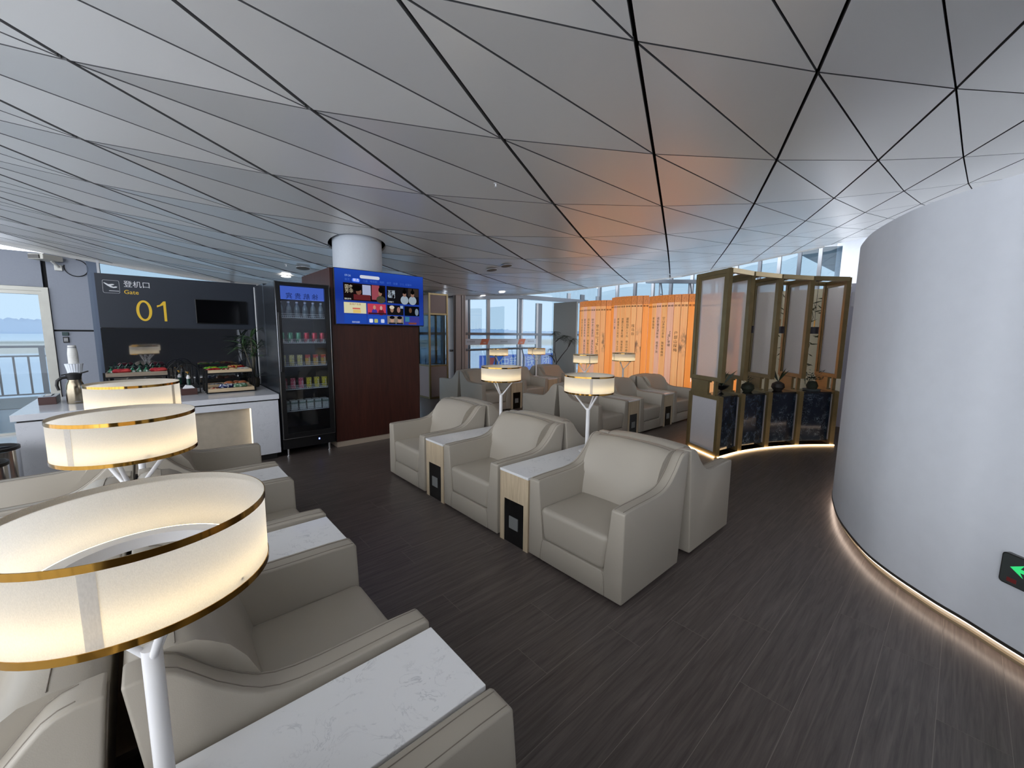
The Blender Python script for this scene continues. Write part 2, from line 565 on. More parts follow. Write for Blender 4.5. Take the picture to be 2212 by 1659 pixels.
ribbon(offset(cwp,-0.003), offset(cwp,0.04), 0.068, 0.0849).build('kick_edge', plain('cove_edge', lin(70,68,64), 0.4, 0.4), wall_r, smooth=40)
ribbon(offset(cwp,0.05), offset(cwp,0.12), 0.0, 0.084).build('cove_back', plain('cove_back_paint', lin(196,188,172), 0.5), wall_r, smooth=40)
ribbon(offset(cwp,0.004), offset(cwp,0.022), 0.060, 0.0675).build('cove_light', emitter('cove_led', (1.0,0.80,0.66,1), 4.5), wall_r)
ribbon(offset(cwp,0.030), offset(cwp,0.049), 0.0, 0.016).build('cove_sill', plain('cove_sill_metal', lin(150,140,120), 0.3, 0.6), wall_r, smooth=40)

# ---- unseen wall added behind the viewer, dark so the gate glass reflects dark
wall_m = plain('unseen_wall_dark', lin(62,58,56), 0.6)
structure(B(-2.4, 9.0, -3.45, -3.3, 0, 4.4).build('wall_back_unseen', wall_m))
w7 = bpy.data.objects.new('window_6', None); C.objects.link(w7); structure(w7)
for k in range(5): B(-9.0+1.65*k-0.05, -9.0+1.65*k+0.05, -3.45, -3.35, 0, 4.4).build('mullion', alu, w7)
B(-9.0, -2.4, -3.44, -3.36, 1.0, 1.08).build('transom', alu, w7)

# ---- far feature wall with a painted bamboo, and the lavender wall end
cream_m = plain('cream_wallpaper', lin(226,217,186), 0.7, noise=0.02, emit=lin(226,217,186), estr=0.0)
wall_far = structure(B(8.55, 8.65, 1.28, 2.93, 0, 2.34).build('wall_far', cream_m))
ink = plain('olive_ink', lin(78,80,52), 0.8)
bam = MB(); rng = random.Random(3)
for s in range(4):
    y = 1.45 + 0.36*s; pts = [(8.548, y, 0.7)]
    for k in range(9): pts.append((8.548, y + rng.uniform(-.03,.03), 0.9+0.16*k))
    for a, b in zip(pts[:-1], pts[1:]):
        d = Vector((0, b[1]-a[1], b[2]-a[2])).normalized(); n = Vector((0,-d.z,d.y))*0.004
        bam.poly([Vector(a)-n, Vector(a)+n, Vector(b)+n, Vector(b)-n])
    for k in range(30):
        q = pts[rng.randint(2,9)]; ang = rng.uniform(-2.6,-0.2) if rng.random()<.5 else rng.uniform(0.2,2.8)
        l = rng.uniform(.09,.2); d = Vector((0,math.sin(ang),math.cos(ang)*0.7)); n = Vector((0,-d.z,d.y))*0.011
        o = Vector(q)+Vector((0,rng.uniform(-.1,.1),rng.uniform(-.08,.08))); mid = o+d*l*0.35
        bam.poly([o, mid+n, o+d*l, mid-n])
bam.build('bamboo_painting', ink, wall_far)
lav_m = plain('lavender_white_paint', lin(206,208,224), 0.6)
wall_end = structure(B(8.2, 8.3, -1.6, 1.27, 0, 2.36).build('wall_end', lav_m))
structure(B(8.185, 8.2, -1.6, 1.27, 0, 0.09).build('baseboard_end', plain('baseboard_grey', lin(120,112,108), 0.5)))
tag(B(-0.05,0.05,-0.075,0.075,-0.115,0.115).build('wall_speaker', plain('speaker_white', lin(220,222,232), 0.5), bevel=0.012, loc=(8.14,1.165,2.11)),
    'small white loudspeaker box on the pale lavender wall', 'speaker')

# ---- facade to the airfield (Y = 9.05): grey metal wall and door on the left, glazing on the right
grey_panel = plain('grey_metal_cladding', lin(142,148,160), 0.5, 0.2, noise=0.02)
wall_l = bpy.data.objects.new('wall_left', None); C.objects.link(wall_l); structure(wall_l)
Yf = 9.05
B(-4.2, -1.105, Yf, Yf+0.12, 2.13, 2.62).build('cladding_panel', grey_panel, wall_l)
B(-1.055, -0.60, Yf, Yf+0.12, 1.515, 2.62).build('cladding_panel', grey_panel, wall_l)
B(-1.055, -0.60, Yf, Yf+0.12, 0.0, 1.49).build('cladding_panel', grey_panel, wall_l)
B(-1.11, -0.60, Yf+0.05, Yf+0.13, 0.0, 2.62).build('cladding_backing', plain('joint_black', lin(14,15,18), 0.7), wall_l)
B(-0.64, -0.50, Yf-0.02, Yf+0.14, 0.0, 2.70).build('corner_post', plain('bluegrey_post', lin(92,104,122), 0.4, 0.4), wall_l)
door_1 = bpy.data.objects.new('door_1', None); C.objects.link(door_1); structure(door_1)
frame_m = plain('brushed_steel_frame', lin(158,158,152), 0.34, 0.8, noise=0.05, nscale=6)
B(-4.2, -1.06, Yf-0.03, Yf+0.1, 2.07, 2.125).build('frame_head', frame_m, door_1)
B(-4.2, -1.12, Yf-0.01, Yf+0.08, 2.02, 2.07).build('inner_head', frame_m, door_1)
B(-1.125, -1.06, Yf-0.03, Yf+0.1, 0, 2.07).build('frame_jamb', frame_m, door_1)
B(-1.165, -1.125, Yf-0.005, Yf+0.08, 0, 2.02).build('inner_jamb', frame_m, door_1)
B(-2.75, -2.66, Yf-0.005, Yf+0.08, 0, 2.02).build('door_stile', frame_m, door_1)
B(-4.2, -1.165, Yf+0.03, Yf+0.04, 0.02, 2.02).build('pane', pane_m, door_1)
B(-4.2, -1.165, Yf-0.005, Yf+0.08, 0.0, 0.03).build('threshold', frame_m, door_1)
# further glazing left
w4 = bpy.data.objects.new('window_3', None); C.objects.link(w4); structure(w4)
B(-9, -4.25, Yf+0.03, Yf+0.04, 0, 3.6).build('pane', pane_m, w4)
for x in (-9,-7.4,-5.8,-4.25): B(x-0.04, x+0.04, Yf-0.03, Yf+0.1, 0, 3.6).build('mullion', alu, w4)
# clerestory above the gate wall
w1 = bpy.data.objects.new('window_1', None); C.objects.link(w1); structure(w1)
B(-0.5, 5.75, Yf+0.03, Yf+0.04, 0.0, 2.75).build('pane', pane_m, w1)
B(-0.53, -0.50, Yf-0.03, Yf+0.1, 2.16, 2.75).build('mullion', alu_white, w1)
for x in (1.2, 2.7, 4.2, 5.7): B(x-0.03, x+0.03, Yf-0.03, Yf+0.1, 0, 2.75).build('mullion', alu, w1)
B(-0.5, 5.75, Yf-0.02, Yf+0.08, 1.475, 1.54).build('transom', alu, w1)
# main glazing behind the far seats
w2 = bpy.data.objects.new('window_2', None); C.objects.link(w2); structure(w2)
B(6.2, 8.40, Yf+0.05, Yf+0.06, 0.0, 2.7).build('pane', pane_m, w2)
B(8.46, 12.3, Yf+0.05, Yf+0.06, 0.0, 3.2).build('pane', pane_m, w2)
for x0, x1, m_ in ((6.30,6.49,alu),(6.525,6.565,alu_dark),(7.15,7.255,alu_white),(8.33,8.385,alu),(8.40,8.46,alu_dark),(8.475,8.54,alu),(9.12,9.20,alu_white),(9.20,9.37,alu_dark),(10.6,10.75,alu),(11.3,11.5,alu_dark),(12.2,12.4,alu)):
    B(x0, x1, Yf+0.02, Yf+0.07, 0, 2.48 if 9.1<x0<9.3 else 2.9).build('mullion', m_, w2)
B(6.2, 12.4, Yf-0.02, Yf+0.09, 1.475, 1.545).build('transom', alu_dark, w2)
MB().bar((6.2,Yf-0.04,2.45),(8.43,Yf-0.04,2.62),0.10,0.10).build('head_beam', alu_dark, w2)
MB().bar((8.43,Yf-0.04,2.62),(11.6,Yf-0.02,2.66),0.10,0.12).build('head_beam', alu_dark, w2)
# slanted glazing beyond the orange screen, following the ceiling edge
w5 = bpy.data.objects.new('window_4', None); C.objects.link(w5); structure(w5)
line = [(12.4,9.1),(14.2,7.3),(15.6,4.9),(16.6,2.9)]
for a, b in zip(line[:-1], line[1:]):
    MB().bar((a[0],a[1],2.2),(b[0],b[1],2.2),0.01,4.4).build('pane', pane_m, w5)
    n = 4
    for t in range(n):
        x = a[0]+(b[0]-a[0])*t/n; y = a[1]+(b[1]-a[1])*t/n
        B(x-0.05, x+0.05, y-0.05, y+0.05, 0, 4.4).build('mullion', alu if t%2 else alu_dark, w5)
# roof trusses outside the slanted glazing
for k in range(5):
    x = 13.4+0.62*k; y = 7.3-0.75*k
    w = MB(); w.tube([(x,y,2.2),(x,y,3.4)],0.03,6); w.tube([(x+.28,y-.1,2.2),(x+.06,y,3.4)],0.02,6); w.tube([(x,y,2.55),(x+.22,y-.08,2.55)],0.018,6); w.tube([(x,y,2.95),(x+.14,y-.05,2.95)],0.018,6)
    w.build('truss', alu_dark, w5)
MB().bar((13.0,7.6,3.38),(16.2,3.9,3.30),0.14,0.12).build('truss_beam', alu_dark, w5)

# left side glazing of the hall, out of frame: lets the daylight in
w6 = bpy.data.objects.new('window_5', None); C.objects.link(w6); structure(w6)
for k in range(8): B(-9.05, -8.95, -3.2+1.7*k-0.05, -3.2+1.7*k+0.05, 0, 4.4).build('mullion', alu, w6)
B(-9.05, -8.95, -3.3, 9.0, 1.0, 1.08).build('transom', alu, w6)

# ---- far departure hall to the right: high ceiling, column, curved window band
hall_c = plain('hall_ceiling_shade_grey', lin(96,106,108), 0.35)  # white ceiling coloured grey to stand in for the shade of an enclosed hall
hc = bpy.data.objects.new('ceiling_far', None); C.objects.link(hc); structure(hc)
for a in range(7):
    for b in range(6):
        x = 16.8+2.4*a; y = -9+2.4*b
        B(x+0.02, x+2.38, y+0.02, y+2.38, 5.2, 5.26).build('hall_ceiling_panel', hall_c, hc)
structure(MB().lathe([(0.42,0),(0.42,5.3)], 32, (19.0,3.05,0)).build('column_far', plaster, smooth=40))
structure(B(33.6, 33.8, -9, 6, 0, 5.3).build('wall_hall', plain('hall_far_wall', lin(128,132,140), 0.6)))
structure(B(11.0, 34, -9, 6, -0.06, -0.005).build('floor_far', tile_m))

# ---- outside: apron, field, hazy trees
gm, nt, p = new_mat('apron_and_field')
tc = nt.nodes.new('ShaderNodeTexCoord'); sx = nt.nodes.new('ShaderNodeSeparateXYZ'); nt.links.new(tc.outputs['Object'], sx.inputs[0])
n = node(nt, 'ShaderNodeTexNoise', Scale=0.05, Detail=4.0)
mp = nt.nodes.new('ShaderNodeMapping'); mp.inputs['Scale'].default_value = (0.25,3,1); nt.links.new(tc.outputs['Object'], mp.inputs[0]); nt.links.new(mp.outputs[0], n.inputs['Vector'])
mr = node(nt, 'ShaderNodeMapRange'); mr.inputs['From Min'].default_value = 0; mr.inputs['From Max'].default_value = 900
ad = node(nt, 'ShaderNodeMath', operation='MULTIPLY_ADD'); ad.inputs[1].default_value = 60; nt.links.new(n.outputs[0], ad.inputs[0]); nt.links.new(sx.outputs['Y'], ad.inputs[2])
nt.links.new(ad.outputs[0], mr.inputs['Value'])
snow = lin(236,240,246); brown = lin(222,204,184); haze = lin(222,232,242)  # haze: far ground paled by colour to stand in for distance haze
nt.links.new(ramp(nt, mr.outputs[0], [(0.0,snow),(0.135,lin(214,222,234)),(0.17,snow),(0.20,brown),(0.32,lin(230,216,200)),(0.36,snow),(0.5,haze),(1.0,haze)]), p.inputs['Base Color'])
p.inputs['Roughness'].default_value = 0.8
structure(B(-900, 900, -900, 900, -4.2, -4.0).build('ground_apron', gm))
rng = random.Random(11)
tr = MB()
for row, (yy, hb) in enumerate(((620,7.5),(660,9.5))):
    hs = [hb*(0.75+0.25*math.sin(k*0.017+row)+0.18*math.sin(k*0.061))+rng.uniform(-1.2,1.8) for k in range(1201)]
    for k in range(1200):
        x0, x1 = -750+1.5*k, -750+1.5*(k+1)
        tr.poly([(x0,yy,-4),(x1,yy,-4),(x1,yy,hs[k+1]),(x0,yy,hs[k])]); tr.poly([(x0,yy,hs[k]),(x1,yy,hs[k+1]),(x1,yy+12,hs[k+1]*0.8),(x0,yy+12,hs[k]*0.8)])
tag(tr.build('hazy_treeline', plain('hazy_trees', lin(186,200,218), 1.0, emit=lin(176,196,222), estr=0.45)), 'pale blue hazy line of bare trees beyond the airfield', 'trees', kind='stuff')  # distance haze is put into the pale colour and faint glow

# ================================================================== SEATING
CW, CD, CDT = 0.744, 0.668, 0.745          # chair width, depth at the floor, depth at the top
prof = [(0.0,0.020),(0.0,0.552),(0.012,0.562),(0.10,0.566),(0.22,0.567),(0.33,0.568),(0.40,0.573),(0.45,0.583),(0.49,0.600),(0.53,0.629),(0.582,0.676),(0.626,0.727),(0.652,0.755),(0.675,0.768),(0.70,0.773),(0.745,0.773),(0.668,0.020)]
def arm_mesh(side):
    mb = MB(); n = len(prof); ho = CW/2
    def t(z): return 0.145-(0.145-0.088)*min(1,max(0,(z-0.05)/0.5))
    outer = [(0.335-r, side*ho, z) for r, z in prof]
    inner = [(0.335-r, side*(ho-t(z)), z) for r, z in prof]
    mb.v = outer+inner
    mb.f = [tuple(range(n)), tuple(reversed(range(n,2*n)))] + [(k,(k+1)%n,n+(k+1)%n,n+k) for k in range(n)]
    return mb.mesh('armrest', leather, 50, bevel=0.016, seg=3)
def seam_mesh(side, inset_, ks=(2,14)):
    pts = []
    for r, z in prof[ks[0]:ks[1]+1]: pts.append((0.335-r-0.0, side*(CW/2-inset_), z+0.0005))
    return MB().tube(pts, 0.0016, 4).mesh('seam', seam_m)
def back_mesh():
    sec = [(0.415,0.20),(0.435,0.36),(0.462,0.46),(0.50,0.57),(0.54,0.665),(0.575,0.735),(0.600,0.768),(0.628,0.786),(0.66,0.792),(0.70,0.790),(0.732,0.782),(0.7455,0.764),(0.668,0.022),(0.45,0.022)]
    ys = [-0.292,-0.27,-0.24,-0.20,-0.14,-0.07,0,0.07,0.14,0.20,0.24,0.27,0.292]
    mb = MB(); n = len(sec)
    for y in ys:
        e = abs(y)/0.292
        for k, (r, z) in enumerate(sec):
            rr = r; zz = z
            if k < 8: rr = r-0.030*max(0,(e-0.45)/0.55)**2.2*(1.0 if k < 6 else 0.5)
            if 5 <= k <= 11: zz = z-0.018*e**3
            mb.v.append((0.335-rr, y, zz))
    for a in range(len(ys)-1):
        for k in range(n): mb.f.append((a*n+k, a*n+(k+1)%n, (a+1)*n+(k+1)%n, (a+1)*n+k))
    mb.f += [tuple(reversed(range(n))), tuple(range((len(ys)-1)*n, len(ys)*n))]
    return mb.mesh('backrest', leather, 60)
def cushion_mesh():
    # rounded cushion, slightly narrower below, crowned on top
    mb = MB(); nx, ny = 8, 8
    def top(x, y):
        return 0.386+0.010*(1-(y/0.27)**2)*(1-((x-0.10)/0.25)**2)
    b = MB().box(-0.13, 0.3365, -0.272, 0.272, 0.165, 0.385)
    b.v = [(x, y*(0.875 if z < 0.2 else 1.0), z) for x, y, z in b.v]
    me = b.mesh('seat_cushion', leather, 50, bevel=0.034, seg=5)
    return me
def base_mesh():
    return MB().box(-0.325, 0.3345, -0.25, 0.25, 0.0205, 0.168).mesh('base_panel', leather, 50, bevel=0.004, seg=2)
def base_seam(side):
    mb = MB()
    for s in (side,):
        pts = [(0.3352, s*0.236, 0.170),(0.3352, s*0.246,0.145),(0.3352, s*0.254, 0.10),(0.3352, s*0.258,0.05),(0.3352,s*0.258,0.024)]
        mb.tube(pts, 0.0014, 4)
    return mb.mesh('base_seam', seam_m)
foot_me = MB().lathe([(0.018,0),(0.021,0.022)], 12).mesh('foot', foot_m)
def make_chair():
    t = thing('armchair', 'x', 'armchair')
    for s in (-1,1):
        a = put('armrest', arm_mesh(s), t)
        put('seam', seam_mesh(s, 0.020), a); put('seam', seam_mesh(s, 0.074), a)
        for x in (0.28,-0.28): put('foot', foot_me, t, (x, s*0.31, 0))
    b = put('backrest', back_mesh(), t)
    pts = [(0.335-0.652, y, 0.7925-0.018*abs(y/0.292)**3) for y in (-0.285,-0.2,-0.1,0,0.1,0.2,0.285)]
    put('seam', MB().tube(pts, 0.0016, 4).mesh('seam', seam_m), b)
    put('seat_cushion', cushion_mesh(), t)
    bp = put('base_panel', base_mesh(), t); put('seam', base_seam(-1), bp); put('seam', base_seam(1), bp)
    return t
proto_chair = make_chair(); chair_used = [False]
def chair(x, y, rz, label, group):
    if not chair_used[0]: o = proto_chair; chair_used[0] = True
    else: o = copy_tree(proto_chair)
    o.location = (x, y, 0); o.rotation_euler = (0,0,rz)
    o['label'] = label; o['group'] = group
    return o
# shared double-sided side table between back-to-back chairs; local x across both rows
TW, TL, TH = 0.300, 1.498, 0.549
def make_table():
    t = thing('side_table', 'x', 'side table')
    B(-TL/2, TL/2, -TW/2, TW/2, TH-0.018, TH).build('table_top', marble_w, t, bevel=0.002, seg=2)
    for s in (-1, 1):
        e = s*TL/2
        x0, x1 = sorted((e-s*0.004, e-s*0.022))
        f = MB(); f.box(x0,x1,-TW/2+.001,-0.1035,0,TH-0.0185); f.box(x0,x1,0.1035,TW/2-.001,0,TH-0.0185); f.box(x0,x1,-0.1035,0.1035,0.332,TH-0.0185)
        f.build('front_panel', oak, t)
        x0, x1 = sorted((e-s*0.008, e-s*0.02))
        bp = B(x0,x1,-0.103,0.103,0.003,0.3315).build('socket_panel', black_gloss, t)
        x0, x1 = sorted((e-s*0.008, e-s*0.001))
        sk = B(x0,x1,-0.047,0.047,0.118,0.21).build('socket', steel_grey, bp, bevel=0.002)
    B(-TL/2+0.022, TL/2-0.022, -TW/2+0.001, TW/2-0.001, 0.0, TH-0.0185).build('carcass', oak, t)
    return t
proto_table = make_table(); table_used = [False]
def table(x, y, rz, label, group):
    if not table_used[0]: o = proto_table; table_used[0] = True
    else: o = copy_tree(proto_table)
    o.location = (x, y, 0); o.rotation_euler = (0,0,rz)
    o['label'] = label; o['group'] = group
    return o
# drum lamp on a branching white stem, standing on a table
def make_lamp():
    t = thing('drum_lamp', 'x', 'lamp')
    SR, Z0, Z1 = 0.204, 0.528, 0.682       # shade radius, bottom, top above the table
    MB().lathe([(0,0),(0.068,0),(0.068,0.006),(0.05,0.011),(0.018,0.013),(0,0.013)], 32).build('base', white_metal, t, smooth=40)
    MB().tube([(0,0,0.012),(0,0,0.385)], 0.0165, 16).build('stem', white_metal, t, smooth=40)
    for k in range(3):
        a = 0.5+2*PI*k/3
        MB().tube([(0.006*math.cos(a),0.006*math.sin(a),0.365),(0.15*math.cos(a),0.15*math.sin(a),Z0+0.025)], 0.0075, 10).build('branch', white_metal, t, smooth=40)
    sh = MB().lathe([(SR,Z0),(SR,Z1)], 72); sh.f = [f for f in sh.f if len(f) == 4]
    s = sh.build('shade', shade_m, t, smooth=60)
    for z in (Z0, Z1-0.013):
        MB().lathe([(SR+0.0003,z),(SR+0.0018,z),(SR+0.0018,z+0.013),(SR+0.0003,z+0.013)], 72, closed=True).build('gold_rim', gold_m, s, smooth=40)
    a0 = 0.0; sv = MB()
    pts = [(SR+0.0008)*1.0]*1
    for k in range(5):
        a = a0+(k/4-0.5)*0.10
        for z in (Z0+0.014, Z1-0.014): sv.v.append(((SR+0.001)*math.cos(a),(SR+0.001)*math.sin(a),z))
    for k in range(4): sv.f.append((2*k,2*k+1,2*k+3,2*k+2))
    sv.build('shade_overlap', cloth_overlap, s, smooth=60)
    MB().lathe([(0.128,Z0+0.018),(0.163,Z0+0.018),(0.163,Z0+0.030),(0.158,Z0+0.042),(0.128,Z0+0.042)], 64, closed=True).build('led_ring', white_metal, t, smooth=40)
    MB().lathe([(0.1585,Z0+0.031),(0.1640,Z0+0.031),(0.1605,Z0+0.0415),(0.1590,Z0+0.0415)], 64, closed=True).build('light_strip', lamp_led, t)
    for k in range(3):
        a = 0.5+2*PI*k/3+0.5
        MB().tube([(0.16*math.cos(a),0.16*math.sin(a),Z0+0.024),((SR-0.001)*math.cos(a),(SR-0.001)*math.sin(a),Z0+0.024)], 0.003, 6).build('shade_spoke', white_metal, t)
    return t
cloth_overlap = cloth('lamp_linen_overlap', lin(214,210,204), 0.0, 0.35, 380.0)
proto_lamp = make_lamp(); lamp_used = [False]
def lamp(x, y, rz, label, z=TH):
    if not lamp_used[0]: o = proto_lamp; lamp_used[0] = True
    else: o = copy_tree(proto_lamp)
    o.location = (x, y, z+0.0005); o.rotation_euler = (0,0,rz)
    o['label'] = label; o['group'] = 'drum lamps on the side tables'
    return o
PITCH_ = CW+TW+0.0415
def pair_row(along, x0, y0, n, n_t, lab_f, lab_b, lab_t, group):
    """two rows back to back. along='Y': front row faces 'face' X; x0 = X of the front row's front, y0 = start along the row"""
    pass
ORD = ['nearest to the camera','second from the camera','third from the camera','farthest from the camera']
# left row (front faces +X at X = 0.6415)
XL = 0.6415
for k in range(4):
    yc = 0.804-0.0207-CW/2 + k*PITCH_
    chair(XL-0.335, yc, 0, 'cream leather armchair of the foreground left row facing the aisle, '+ORD[k], 'foreground left row facing the aisle')
    chair(XL-1.512+0.335, yc, PI, 'cream leather armchair on the back side of the foreground left row, '+ORD[k], 'foreground left row facing away from the aisle')
LP = [(-0.043,1.003,0.4),(-0.089,2.075,3.6),(-0.090,3.15,4.9)]
LQ = [4.46, 3.985, 5.676]
for k in range(3):
    yc = 0.804+0.151+k*PITCH_
    table(XL-0.756, yc, 0, 'marble topped side table in the foreground left row, '+ORD[k], 'side tables')
    o = lamp(LP[k][0], LP[k][1], LQ[k], 'glowing drum lamp on the foreground left row of tables, '+ORD[k]); o.scale = (1,1,(0.953,0.985,1.0)[k])
# middle rows (A faces -X at X = 1.856, B faces +X)
XA, YA = 1.856, 1.140
O3 = ['nearest to the camera','middle of three','farthest from the camera']
for k in range(3):
    yc = YA+CW/2+k*PITCH_
    chair(XA+0.335, yc, PI, 'cream leather armchair of the middle row facing the left aisle, '+O3[k], 'middle row facing the left aisle')
    chair(XA+1.512-0.335, yc, 0, 'cream leather armchair on the far side of the middle row, '+O3[k], 'middle row facing the curved wall')
O2 = ['nearer to the camera','farther from the camera']
LM = [(2.70,2.03,0.0,2.0),(2.66,3.13,0.4,2.6)]
for k in range(2):
    yc = YA+CW+0.0207+TW/2+k*PITCH_
    table(XA+0.756, yc, 0, 'marble topped side table in the middle row, '+O2[k], 'side tables')
    o = lamp(LM[k][0], yc, 3.89 if k == 0 else 0.8, 'glowing drum lamp on the middle row of tables, '+O2[k]); o.location.z += 0.018*0
# far row 1 (front faces -Y at Y = 3.25), far row 2 (Y = 6.02)
L3 = ['left end','middle one','right end']
for X0, Y0, nm, lx in ((4.50,3.25,'far row before the orange screen',[(5.40,4.20,4.14),(6.47,4.16,2.77)]),(4.62,6.02,'last row before the window',[(5.62,6.72,0.8),(6.78,6.62,3.46)])):
    for k in range(3):
        xc = X0+CW/2+k*PITCH_
        chair(xc, Y0+0.335, -PI/2, 'cream armchair facing the camera, '+nm+', '+L3[k], nm+', near side')
        chair(xc, Y0+1.512-0.335, PI/2, 'cream armchair turned away, '+nm+', '+L3[k], nm+', far side')
    for k in range(2):
        xc = X0+CW+0.0207+TW/2+k*PITCH_
        table(xc, Y0+0.756, PI/2, 'marble topped side table in the '+nm+', '+('left one','right one')[k], 'side tables')
        lamp(lx[k][0] if abs(lx[k][0]-xc) < 0.12 else xc+0.06, lx[k][1], lx[k][2], 'glowing drum lamp in the '+nm+', '+('left one','right one')[k])

# ================================================================== GATE WALL, COUNTER, FRIDGE, TELEVISION
TXT = (PI/2, 0, 0)                     # text facing -Y
# ---- gate wall: dark glossy cladding
gate_up = plain('gate_panel_paint', lin(40,46,56), 0.38, 0.0, spec=0.4)
gm2, nt, p = new_mat('gate_panel_glass')
p.inputs['Base Color'].default_value = lin(26,31,38); p.inputs['Roughness'].default_value = 0.03
p.inputs['IOR'].default_value = 3.0; p.inputs['Specular IOR Level'].default_value = 0.5
YG = 6.65
wg = bpy.data.objects.new('wall_gate', None); C.objects.link(wg); structure(wg)
B(-0.417, 1.16, YG, YG+0.10, 1.552, 2.165).build('upper_panel', gate_up, wg)
B(-0.417, 1.16, YG, YG+0.10, 0.0, 1.543).build('lower_panel', gm2, wg)
B(-0.41, 1.15, YG+0.006, YG+0.09, 1.54, 1.555).build('panel_joint', plain('joint_dark', lin(14,16,20), 0.7), wg)
B(-0.445, -0.417, YG+0.01, YG+0.11, 0.0, 2.165).build('end_trim', plain('end_trim_blue', lin(86,98,118), 0.4, 0.3), wg)
white_print = plain('white_print', lin(214,216,220), 0.5)
yellow_print = plain('yellow_print', lin(226,186,44), 0.5)
YT = YG-0.0015
sign = thing('gate_sign', 'white and yellow lettering reading Gate 01 on the dark wall', 'sign', (0.0,YG-0.0009,1.85))
def on_sign(name, me, x, z): return put(name, me, sign, (x, 0, z-1.85), TXT)
on_sign('lettering', text_mesh('登机口', 0.080, white_print), -0.066, 2.056)
on_sign('lettering', text_mesh('Gate', 0.066, yellow_print), -0.122, 1.966)
def ellipse(rx, rz, n=40, cx=0, cz=0): return [(cx+rx*math.cos(2*PI*k/n), cz+rz*math.sin(2*PI*k/n)) for k in range(n)]
def flat(polys, depth=0.0008):
    """flat print in the XZ plane (front at -Y) from 2D polygons"""
    mb = MB()
    for po in polys:
        n = len(mb.v); k = len(po)
        mb.v += [(x,-depth,z) for x,z in po]+[(x,0,z) for x,z in po]
        mb.f += [tuple(range(n,n+k)), tuple(reversed(range(n+k,n+2*k)))]+[(n+i,n+(i+1)%k,n+k+(i+1)%k,n+k+i) for i in range(k)]
    return mb
def ring(rx, rz, w, n=48, wz=None):
    wz = wz or w
    o = ellipse(rx,rz,n); i = ellipse(rx-w,rz-wz,n)
    return [[o[k],o[(k+1)%n],i[(k+1)%n],i[k]] for k in range(n)]
flat(ring(0.071,0.123,0.027,48,0.023)).build('numeral', yellow_print, sign, loc=(-0.025,-0.0006,1.757-1.85))
flat([[(0.020,-0.122),(0.045,-0.122),(0.045,0.122),(0.026,0.122),(0.020,0.110)],[(0.020,0.110),(0.026,0.122),(0.020,0.118),(-0.012,0.078),(-0.040,0.070),(-0.040,0.046),(0.020,0.075)]]).build('numeral', yellow_print, sign, loc=(0.134,-0.0006,1.757-1.85))
def rrect(w, h, r, n=5):
    out = []
    for cx, cz, a in ((w/2-r,h/2-r,0),(-w/2+r,h/2-r,PI/2),(-w/2+r,-h/2+r,PI),(w/2-r,-h/2+r,1.5*PI)):
        for k in range(n+1): out.append((cx+r*math.cos(a+PI/2*k/n), cz+r*math.sin(a+PI/2*k/n)))
    return out
o_ = rrect(0.140,0.145,0.014); i_ = rrect(0.136,0.141,0.013)
flat([[o_[k],o_[(k+1)%len(o_)],i_[(k+1)%len(i_)],i_[k]] for k in range(len(o_))]).build('pictogram_frame', white_print, sign, loc=(-0.290,-0.0006,2.020-1.85))
flat([[(-0.062,0.038),(-0.052,0.040),(-0.020,0.022),(0.012,0.028),(0.030,0.024),(0.018,0.014),(0.008,0.012),(0.0,0.004),(0.020,-0.004),(0.040,0.002),(0.052,-0.002),(0.046,-0.012),(0.020,-0.018),(-0.005,-0.012),(-0.030,0.006)]]).build('aeroplane_pictogram', white_print, sign, loc=(-0.290,-0.0006,2.024-1.85))
flat([[(-0.02,-0.050),(0.064,-0.050),(0.064,-0.044),(-0.02,-0.044)]]).build('runway_line', white_print, sign, loc=(-0.290,-0.0006,2.020-1.85))
mon = thing('wall_monitor', 'switched off black monitor on the dark gate wall', 'monitor', (0.744,YG-0.001,1.772))
B(-0.278,0.278,-0.03,0,-0.154,0.154).build('housing', plain('monitor_black', lin(8,8,9), 0.35), mon, bevel=0.003)
B(-0.270,0.270,-0.0312,-0.03,-0.147,0.147).build('screen', plain('dead_screen', lin(4,5,8), 0.08), mon)

# ---- CCTV camera, door controls on the grey wall
ccx = thing('security_camera', 'white security camera with a black lens on the grey wall', 'camera', (-0.93,9.045,2.50))
cb = B(-0.10,0.10,-0.30,-0.02,0.0,0.075); cb.xf(Matrix.Rotation(R(-38),4,'Z')).build('camera_body', plain('camera_white', lin(216,214,204), 0.5), ccx, bevel=0.01)
cl = B(-0.08,0.06,-0.315,-0.29,0.008,0.06); cl.xf(Matrix.Rotation(R(-38),4,'Z')).build('lens_window', black_gloss, ccx)
MB().tube([(-0.05,-0.12,0.0),(0.0,-0.06,-0.06),(0.0,0,-0.08)],0.016,8).build('bracket', plain('bracket_white', lin(222,222,216), 0.5), ccx, smooth=40)
B(-0.04,0.04,-0.03,0,-0.12,-0.04).build('wall_mount', plain('mount_white', lin(222,222,216), 0.5), ccx, bevel=0.006)
cab = [(-0.86+0.11+0.125*math.cos(a), 9.035, 2.44+0.125*math.sin(a)) for a in [PI*0.92+2*PI*k/24*0.78 for k in range(25)]]
tag(MB().tube(cab,0.006,6).build('camera_cable', foot_m, smooth=60), 'looped black cable hanging beside the security camera', 'cable')
kp = thing('door_keypad', 'small black keypad beside the glass door', 'keypad', (-0.944,9.048,1.365))
B(-0.03,0.03,-0.02,0,-0.045,0.045).build('housing', plain('keypad_black', lin(22,24,30), 0.4), kp, bevel=0.004)
for a in range(3):
    for b in range(4): B(-0.019+0.014*a,-0.009+0.014*a,-0.0215,-0.0195,-0.024+0.014*b,-0.015+0.014*b).build('key', white_print, kp)
